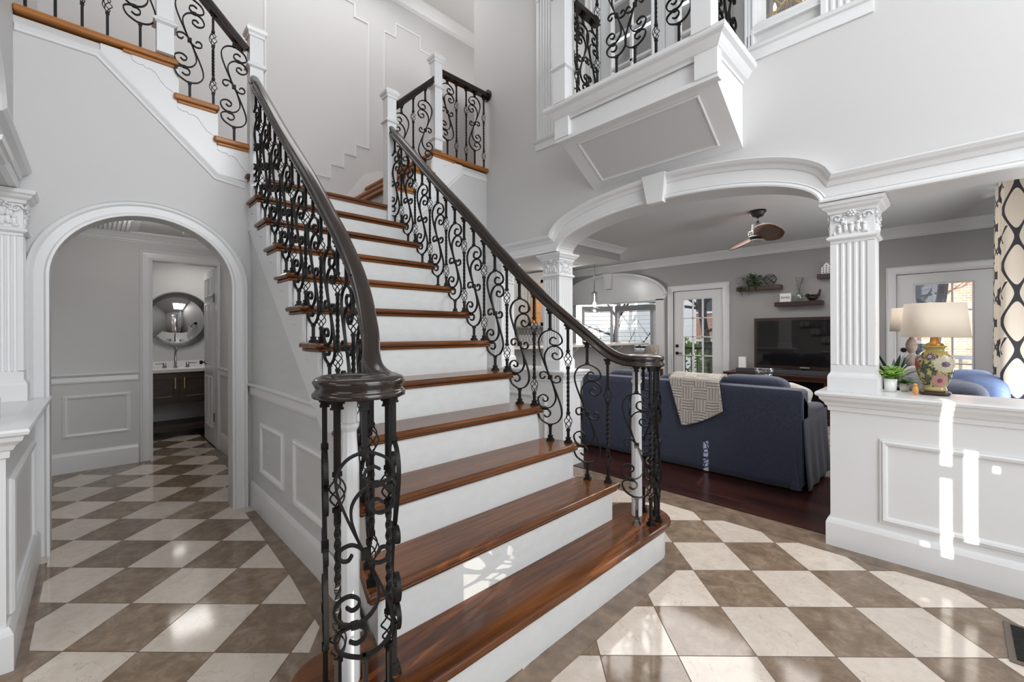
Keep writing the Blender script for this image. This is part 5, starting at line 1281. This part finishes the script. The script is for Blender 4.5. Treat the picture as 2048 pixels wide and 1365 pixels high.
am = MB(); am.blob((lx_ - .075, ly_ - .085, .935), (.015, .015, .028), 10); am.blob((lx_ - .075, ly_ - .085, .965), (.010, .010, .010), 8)
tag(am.build('amber_figurine', mat('amber_glass', (.6, .28, .06), .15, coat=.5)), 'tiny amber glass figurine standing beside the foot of the floral lamp', 'figurine')

def fern(x, y, z, R0, n, m_, o, seed=1, L0=.11):
    r_ = random.Random(seed); mb = MB(); st2 = MB()
    for i in range(n):
        a = r_.uniform(0, 2 * PI); el = r_.uniform(.75, 1.5); L_ = r_.uniform(.6, 1) * L0
        pts = []
        for k in range(9):
            t = k / 8; pts.append(V((x + math.cos(a) * L_ * t * math.cos(el) * 1.2, y + math.sin(a) * L_ * t * math.cos(el) * 1.2, z + L_ * t * math.sin(el) - .035 * t * t)))
        st2.tube(pts, .0012, 4)
        for k in range(2, 9):
            for s in (-1, 1): leafshape(mb, pts[k], (math.cos(a + s * 1.2), math.sin(a + s * 1.2), .1), .020 * (1.2 - k / 12), .012, .3, 3)
    st2.build('stem', m_, o); mb.build('fronds', m_, o)
p1 = thing('potted_fern', 'bright green fern in a white pot on the half wall beside the column', 'potted plant', (-.235, 3.36, .91))
MB().lathe([(.001, .911), (.027, .911), (.031, .985), (.029, .985), (.026, .97), (.001, .965)], (-.262, 3.37, 0), 24).build('white_pot', WHITEC, p1)
fern(-.262, 3.37, .985, .1, 90, LEAFB, p1, 4, .12)
p2 = thing('potted_fern', 'small darker fern in a pale ribbed pot between the white pot and the lamp', 'potted plant', (-.17, 3.43, .91))
MB().lathe([(.001, .911), (.020, .911), (.024, .955), (.001, .95)], (-.205, 3.44, 0), 20).build('ribbed_pot', CREAM, p2)
fern(-.205, 3.44, .955, .06, 22, mat('mid_green_leaf', (.10, .24, .04), .5), p2, 9, .08)
et = thing('side_table', 'reddish wood side table behind the half wall under the spiky plant', 'table', (-.36, 4.7, .006))
m = MB(); m.box(-.58, -.12, 4.48, 4.94, .72, .76)
for xx in (-.56, -.18):
    for yy_ in (4.50, 4.88): m.box(xx, xx + .04, yy_, yy_ + .04, .006, .72)
m.build('frame', mat('reddish_wood', (.16, .085, .06), .4), et, bevel=.004)
sp_ = thing('spiky_plant', 'dark green spiky agave-like plant in a dark pot behind the bright fern', 'potted plant', (-.345, 4.66, .76))
MB().lathe([(.001, .76), (.05, .76), (.06, .86), (.056, .86), (.001, .85)], (-.345, 4.64, 0), 20).build('dark_pot', BLACK, sp_)
m = MB(); r_ = random.Random(5)
for i in range(26):
    a = i * 2.4; leafshape(m, (-.345, 4.64, .85), (math.cos(a), math.sin(a), r_.uniform(.8, 2.6)), r_.uniform(.24, .36), .032, r_.uniform(.15, .5), 7)
m.build('leaves', mat('dark_spiky_leaf', (.03, .06, .035), .4), sp_)
q_ = MB().blob((0, 0, 0), (.095, .035, .095), 18, p=4, ring=12); q_.xform(Matrix.Translation((-.235, 4.87, .87)) @ Matrix.Rotation(.5, 4, 'Z') @ Matrix.Rotation(PI / 4, 4, 'Y')); tag(q_.build('throw_pillow', mat('grey_stripe_fabric', (.38, .37, .38), .9, noise=((3, 3, 60), .35))), 'grey and white striped pillow standing on the side table behind the ferns', 'pillow')
en = thing('end_table', 'small end table in the corner by the curtains holding the turned lamp', 'table', (-.3, 6.2, .006))
m = MB(); m.box(-.56, -.06, 5.96, 6.46, .58, .62)
for xx in (-.54, -.12):
    for yy_ in (5.98, 6.40): m.box(xx, xx + .04, yy_, yy_ + .04, .006, .58)
m.build('frame', DARKWOOD, en, bevel=.004)
tl = thing('turned_lamp', 'lamp with stacked turned wood base and small cream shade, half hidden behind the floral lamp', 'lamp', (-.313, 6.2, .62))
tp = [(.001, .70), (.055, .70), (.055, .72), (.025, .74), (.03, .78), (.05, .82), (.055, .86), (.03, .90), (.022, .93), (.045, .96), (.055, .99), (.045, 1.03), (.022, 1.06), (.045, 1.10), (.053, 1.14), (.04, 1.18), (.018, 1.21), (.012, 1.24)]
k_ = 1.138; zz_ = lambda z: (z - 1.258) * k_ + 1.258
tp = [(a * k_ * .8, zz_(b)) for a, b in tp]
MB().lathe([(p.x, p.y) for p in spl(tp, 3)], (-.313, 6.2, 0), 24).build('turned_base', mat('weathered_wood', (.20, .15, .12), .7, noise=((20, 20, 60), .3)), tl)
MB().lathe([(.15, zz_(1.27)), (.175, zz_(1.27)), (.16, zz_(1.485))], (-.313, 6.2, 0), 36).build('lamp_shade', SH, tl, solid=.003)
lv = thing('loveseat', 'sunlit blue loveseat with plump back cushions by the patterned curtains', 'loveseat', (.1, 5.0, .006))
MB().box(-.02, .26, 4.02, 5.9, .02, .72).build('back', BLUE, lv, bevel=.05, seg=4)
MB().box(-.02, .27, 3.86, 4.05, .02, .76).build('arm', BLUE, lv, bevel=.05, seg=4)
MB().blob((.02, 4.45, .76), (.16, .30, .155), 22, p=3.2, ring=14).build('back_cushion', BLUE, lv)
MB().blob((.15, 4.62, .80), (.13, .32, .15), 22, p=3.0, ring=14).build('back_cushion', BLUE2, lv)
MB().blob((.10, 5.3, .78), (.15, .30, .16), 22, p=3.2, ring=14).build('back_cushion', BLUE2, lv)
MB().box(-.55, -.02, 4.97, 5.9, .02, .40).build('seat', BLUE, lv, bevel=.04, seg=3)

def curtmat():
    m, t, b = nodes('trellis_curtain_fabric'); b.inputs['Roughness'].default_value = .9; L = t.links.new
    tc = t.nodes.new('ShaderNodeTexCoord'); sp = t.nodes.new('ShaderNodeSeparateXYZ'); L(tc.outputs['UV'], sp.inputs[0])
    def M_(op, a, bb=None):
        n = t.nodes.new('ShaderNodeMath'); n.operation = op
        for i, v in enumerate((a, bb)):
            if v is None: continue
            if isinstance(v, (int, float)): n.inputs[i].default_value = v
            else: L(v, n.inputs[i])
        return n.outputs[0]
    u = M_('MULTIPLY', sp.outputs[0], 2 * PI / .19); v = M_('MULTIPLY', sp.outputs[1], 2 * PI / .38)
    f1 = M_('ADD', M_('COSINE', u), M_('COSINE', v)); l1 = M_('LESS_THAN', M_('ABSOLUTE', M_('ADD', f1, .15)), .26)
    f2 = M_('SINE', M_('MULTIPLY', v, .5)); l2 = M_('LESS_THAN', M_('ABSOLUTE', M_('SUBTRACT', M_('ABSOLUTE', M_('SINE', M_('MULTIPLY', u, .5))), M_('ABSOLUTE', f2))), .10)
    k = M_('MAXIMUM', l1, M_('MULTIPLY', l2, M_('GREATER_THAN', M_('SINE', M_('ADD', v, 1.2)), .55)))
    mx = t.nodes.new('ShaderNodeMix'); mx.data_type = 'RGBA'; mx.inputs[6].default_value = (.68, .60, .50, 1); mx.inputs[7].default_value = (.028, .027, .035, 1); L(k, mx.inputs[0]); L(mx.outputs[2], b.inputs['Base Color'])
    ad = t.nodes['Principled BSDF']; b.inputs['Sheen Weight'].default_value = .1
    return m
CUR = curtmat()
def curtain(y0, y1, x0, label, ph=0, nf=7, amp=.035, z0=.05, z1=2.40):
    t = thing('curtain', label, 'curtain', (x0, (y0 + y1) / 2, z0), group='patterned curtain panels')
    m = MB(); nu, nv = 90, 10
    def P(u, v): return (x0 + amp * math.sin(u * nf * 2 * PI + ph) * (.85 + .3 * (1 - v)), y0 + (y1 - y0) * u + .012 * math.sin(u * nf * 4 * PI), z0 + (z1 - z0) * v)
    m.grid(P, nu, nv); o = m.build('fabric', CUR, t, solid=.003)
    arcl = [0]
    for i in range(nu): a, b = V(P(i / nu, .5)), V(P((i + 1) / nu, .5)); arcl.append(arcl[-1] + (b - a).length)
    mid = [P(i / nu, .5)[1] for i in range(nu + 1)]
    uvl = o.data.uv_layers.new(name='UVMap')
    for lp in o.data.loops:
        co = o.data.vertices[lp.vertex_index].co; i = min(range(nu + 1), key=lambda k: abs(mid[k] - co.y)); uvl.data[lp.index].uv = (arcl[i], co.z)
    return t
curtain(5.62, 6.75, .335, 'farther patterned cream and navy curtain panel at the family room window', 0, 4, .05)
curtain(4.35, 5.40, .30, 'nearer patterned cream and navy curtain panel cut by the right edge of the photo', 2.2, 3, .075, z1=2.42)
rd = thing('curtain_rod', 'dark bronze curtain rod with a spiky finial above the curtains', 'curtain rod', (.345, 5.3, 2.44))
MB().tube([(.345, 3.8, 2.43), (.345, 6.85, 2.43)], .011, 10).build('rod', BLACK, rd)
m = MB()
for i in range(9): a = i * .7; m.tube([(.345, 6.85, 2.43), (.345 + .05 * math.cos(a), 6.89, 2.43 + .05 * math.sin(a))], .003, 4)
m.blob((.345, 6.86, 2.43), (.018, .018, .018), 10); m.build('finial', mat('bronze', (.12, .05, .02), .3, metal=.9), rd)
struct(frame(MB(), 4.1, 6.7, .5, 2.3, XW(.45), (-1, 0, 0), [(0, -.05), (0, .02), (-.05, .02), (-.08, .026), (-.09, 0)]), 'window_6', TRIM)

# ------------------------------------------------------------------ outside, seen through the glass
struct(MB().box(-14, 9, 7.9, 40, -2.6, -2.5), 'ground', mat('lawn', (.08, .12, .04), .9, noise=((1, 1, 1), .4)))
def brickmat():
    m, t, b = nodes('red_brick'); L = t.links.new; b.inputs['Roughness'].default_value = .9
    tc = t.nodes.new('ShaderNodeTexCoord'); mp = t.nodes.new('ShaderNodeMapping'); mp.inputs['Rotation'].default_value = (PI / 2, 0, 0)
    br = t.nodes.new('ShaderNodeTexBrick'); br.inputs['Scale'].default_value = 3.2; br.inputs['Color1'].default_value = (.40, .17, .11, 1); br.inputs['Color2'].default_value = (.52, .26, .18, 1); br.inputs['Mortar'].default_value = (.6, .52, .45, 1); br.inputs['Mortar Size'].default_value = .018
    L(tc.outputs['Object'], mp.inputs[0]); L(mp.outputs[0], br.inputs['Vector']); L(br.outputs['Color'], b.inputs['Base Color']); return m
BRICK = brickmat(); SIDING = mat('white_siding', (.80, .80, .80), .7, noise=((.2, .2, 9), .10))
hb = thing('brick_house', 'red brick house with white windows seen through the patio doors', 'house', (-5, 19, -2.5))
MB().box(-9.0, 5.5, 19, 24, -2.5, 4.6).build('brick_wall', BRICK, hb)
m = MB(); m.prism([(18.6, 4.6), (21.5, 6.6), (24.4, 4.6)], 0, -9.3, 5.8); m.build('roof', mat('grey_shingle', (.15, .14, .14), .9), hb)
for x in (-8.0, -6.0, -3.6, -1.2, 1.0, 3.2):
    for z in (-.6, 2.2):
        m = MB().box(x, x + .9, 18.94, 19.0, z, z + 1.5); o = m.build('window', mat('dark_window_glass', (.06, .07, .09), .1), hb)
        f = MB(); frame(f, x, x + .9, z, z + 1.5, YW(18.94), (0, -1, 0), [(0, 0), (0, .04), (-.09, .04), (-.09, 0)]); f.box(x, x + .9, 18.92, 18.94, z + .72, z + .78); f.build('white_frame', TRIM, o)
hw = thing('white_house', 'white clapboard house wall at the left of the patio door view', 'house', (-9, 13, -2.5))
MB().box(-14, -6.16, 14.5, 14.8, -2.5, 5.2).build('siding_wall', SIDING, hw)
bark = mat('bare_bark', (.035, .032, .04), .9, noise=((6, 6, 2), .3))
def tree(x, y, lean, label, seed, h=9, r0=.20):
    r_ = random.Random(seed); t = thing('bare_tree', label, 'tree', (x, y, -2.5)); m = MB()
    pts = spl([(x, y, -2.5), (x + lean * .3, y, 0), (x + lean * .8, y + .1, h * .4), (x + lean, y, h)], 5); m.tube(pts, [r0 * (1 - .6 * i / (len(pts) - 1)) for i in range(len(pts))], 8); m.build('trunk', bark, t)
    b = MB()
    for i in range(26):
        p = pts[min(len(pts) - 1, r_.randint(4, len(pts) - 1))]; d = V((r_.uniform(-1, 1), r_.uniform(-.6, .6), r_.uniform(.1, 1))).normalized(); q1 = p + d * r_.uniform(.8, 1.6); q2 = q1 + (d + V((r_.uniform(-.6, .6), 0, r_.uniform(-.2, .6)))).normalized() * r_.uniform(.6, 1.3)
        b.tube([p, q1, q2], [.05, .025, .008], 5)
        for _ in range(3): q3 = q1.lerp(q2, r_.random()); b.tube([q3, q3 + V((r_.uniform(-.6, .6), 0, r_.uniform(-.1, .6)))], [.012, .004], 4)
    b.build('branches', bark, t)
tree(-4.45, 12.6, -1.1, 'bare dark tree trunk leaning left outside the left patio door', 3, 9, .15)
tree(-.6, 14.5, .6, 'bare branching tree outside the right patio door', 8, 8, .14)
tree(-8.6, 13.2, .5, 'thin bare tree outside the kitchen bay window', 15, 8, .12)
SHR = mat('sunlit_shrub_leaf', (.14, .26, .05), .7)  # one even green for all shrub leaves
for i, (x, y, r, z, lab) in enumerate(((-5.5, 12.0, .95, .2, 'low green shrub left of the leaning tree beyond the deck rail'), (-4.3, 13.2, 1.2, .1, 'large green shrub behind the leaning tree trunk'), (.4, 16.8, 1.0, -1.4, 'green shrub in front of the brick house outside the right patio door'))):
    m = MB(); r_ = random.Random(20 + i)
    for k in range(900):
        d = V((r_.gauss(0, 1), r_.gauss(0, 1), r_.gauss(0, 1))).normalized() * r * r_.uniform(.7, 1.0); leafshape(m, (x + d.x, y + d.y, z + d.z * .95), (d.x, d.y, d.z + .3), .16, .11, .2, 2)
    tag(m.build('shrub', SHR), lab, 'shrub')
dk = thing('deck_railing', 'black metal deck railing outside the left patio door', 'deck railing', (-3.5, 9.6, -.1))
MB().box(-6, 2.5, FQ + .2, 9.75, -.22, -.1).build('deck_boards', mat('grey_deck', (.42, .40, .38), .8), dk)
MB().box(-6, -1.5, 9.6, 9.66, .90, .95).build('top_rail', BLACK, dk); MB().box(-6, -1.5, 9.6, 9.64, .0, .04).build('bottom_rail', BLACK, dk)
for i in range(32): x = -5.95 + i * .14; MB().box(x, x + .018, 9.62, 9.638, .0, .92).build('picket', BLACK, dk)
dw = thing('deck_railing', 'white slatted deck railing outside the right patio door', 'deck railing', (.3, 9.6, -.1))
MB().box(-1.4, 2.5, 9.6, 9.68, .84, .90).build('top_rail', TRIM, dw); MB().box(-1.4, 2.5, 9.61, 9.67, -.02, .04).build('bottom_rail', TRIM, dw)
for i in range(27): x = -1.35 + i * .14; MB().box(x, x + .04, 9.62, 9.66, .0, .86).build('picket', TRIM, dw)
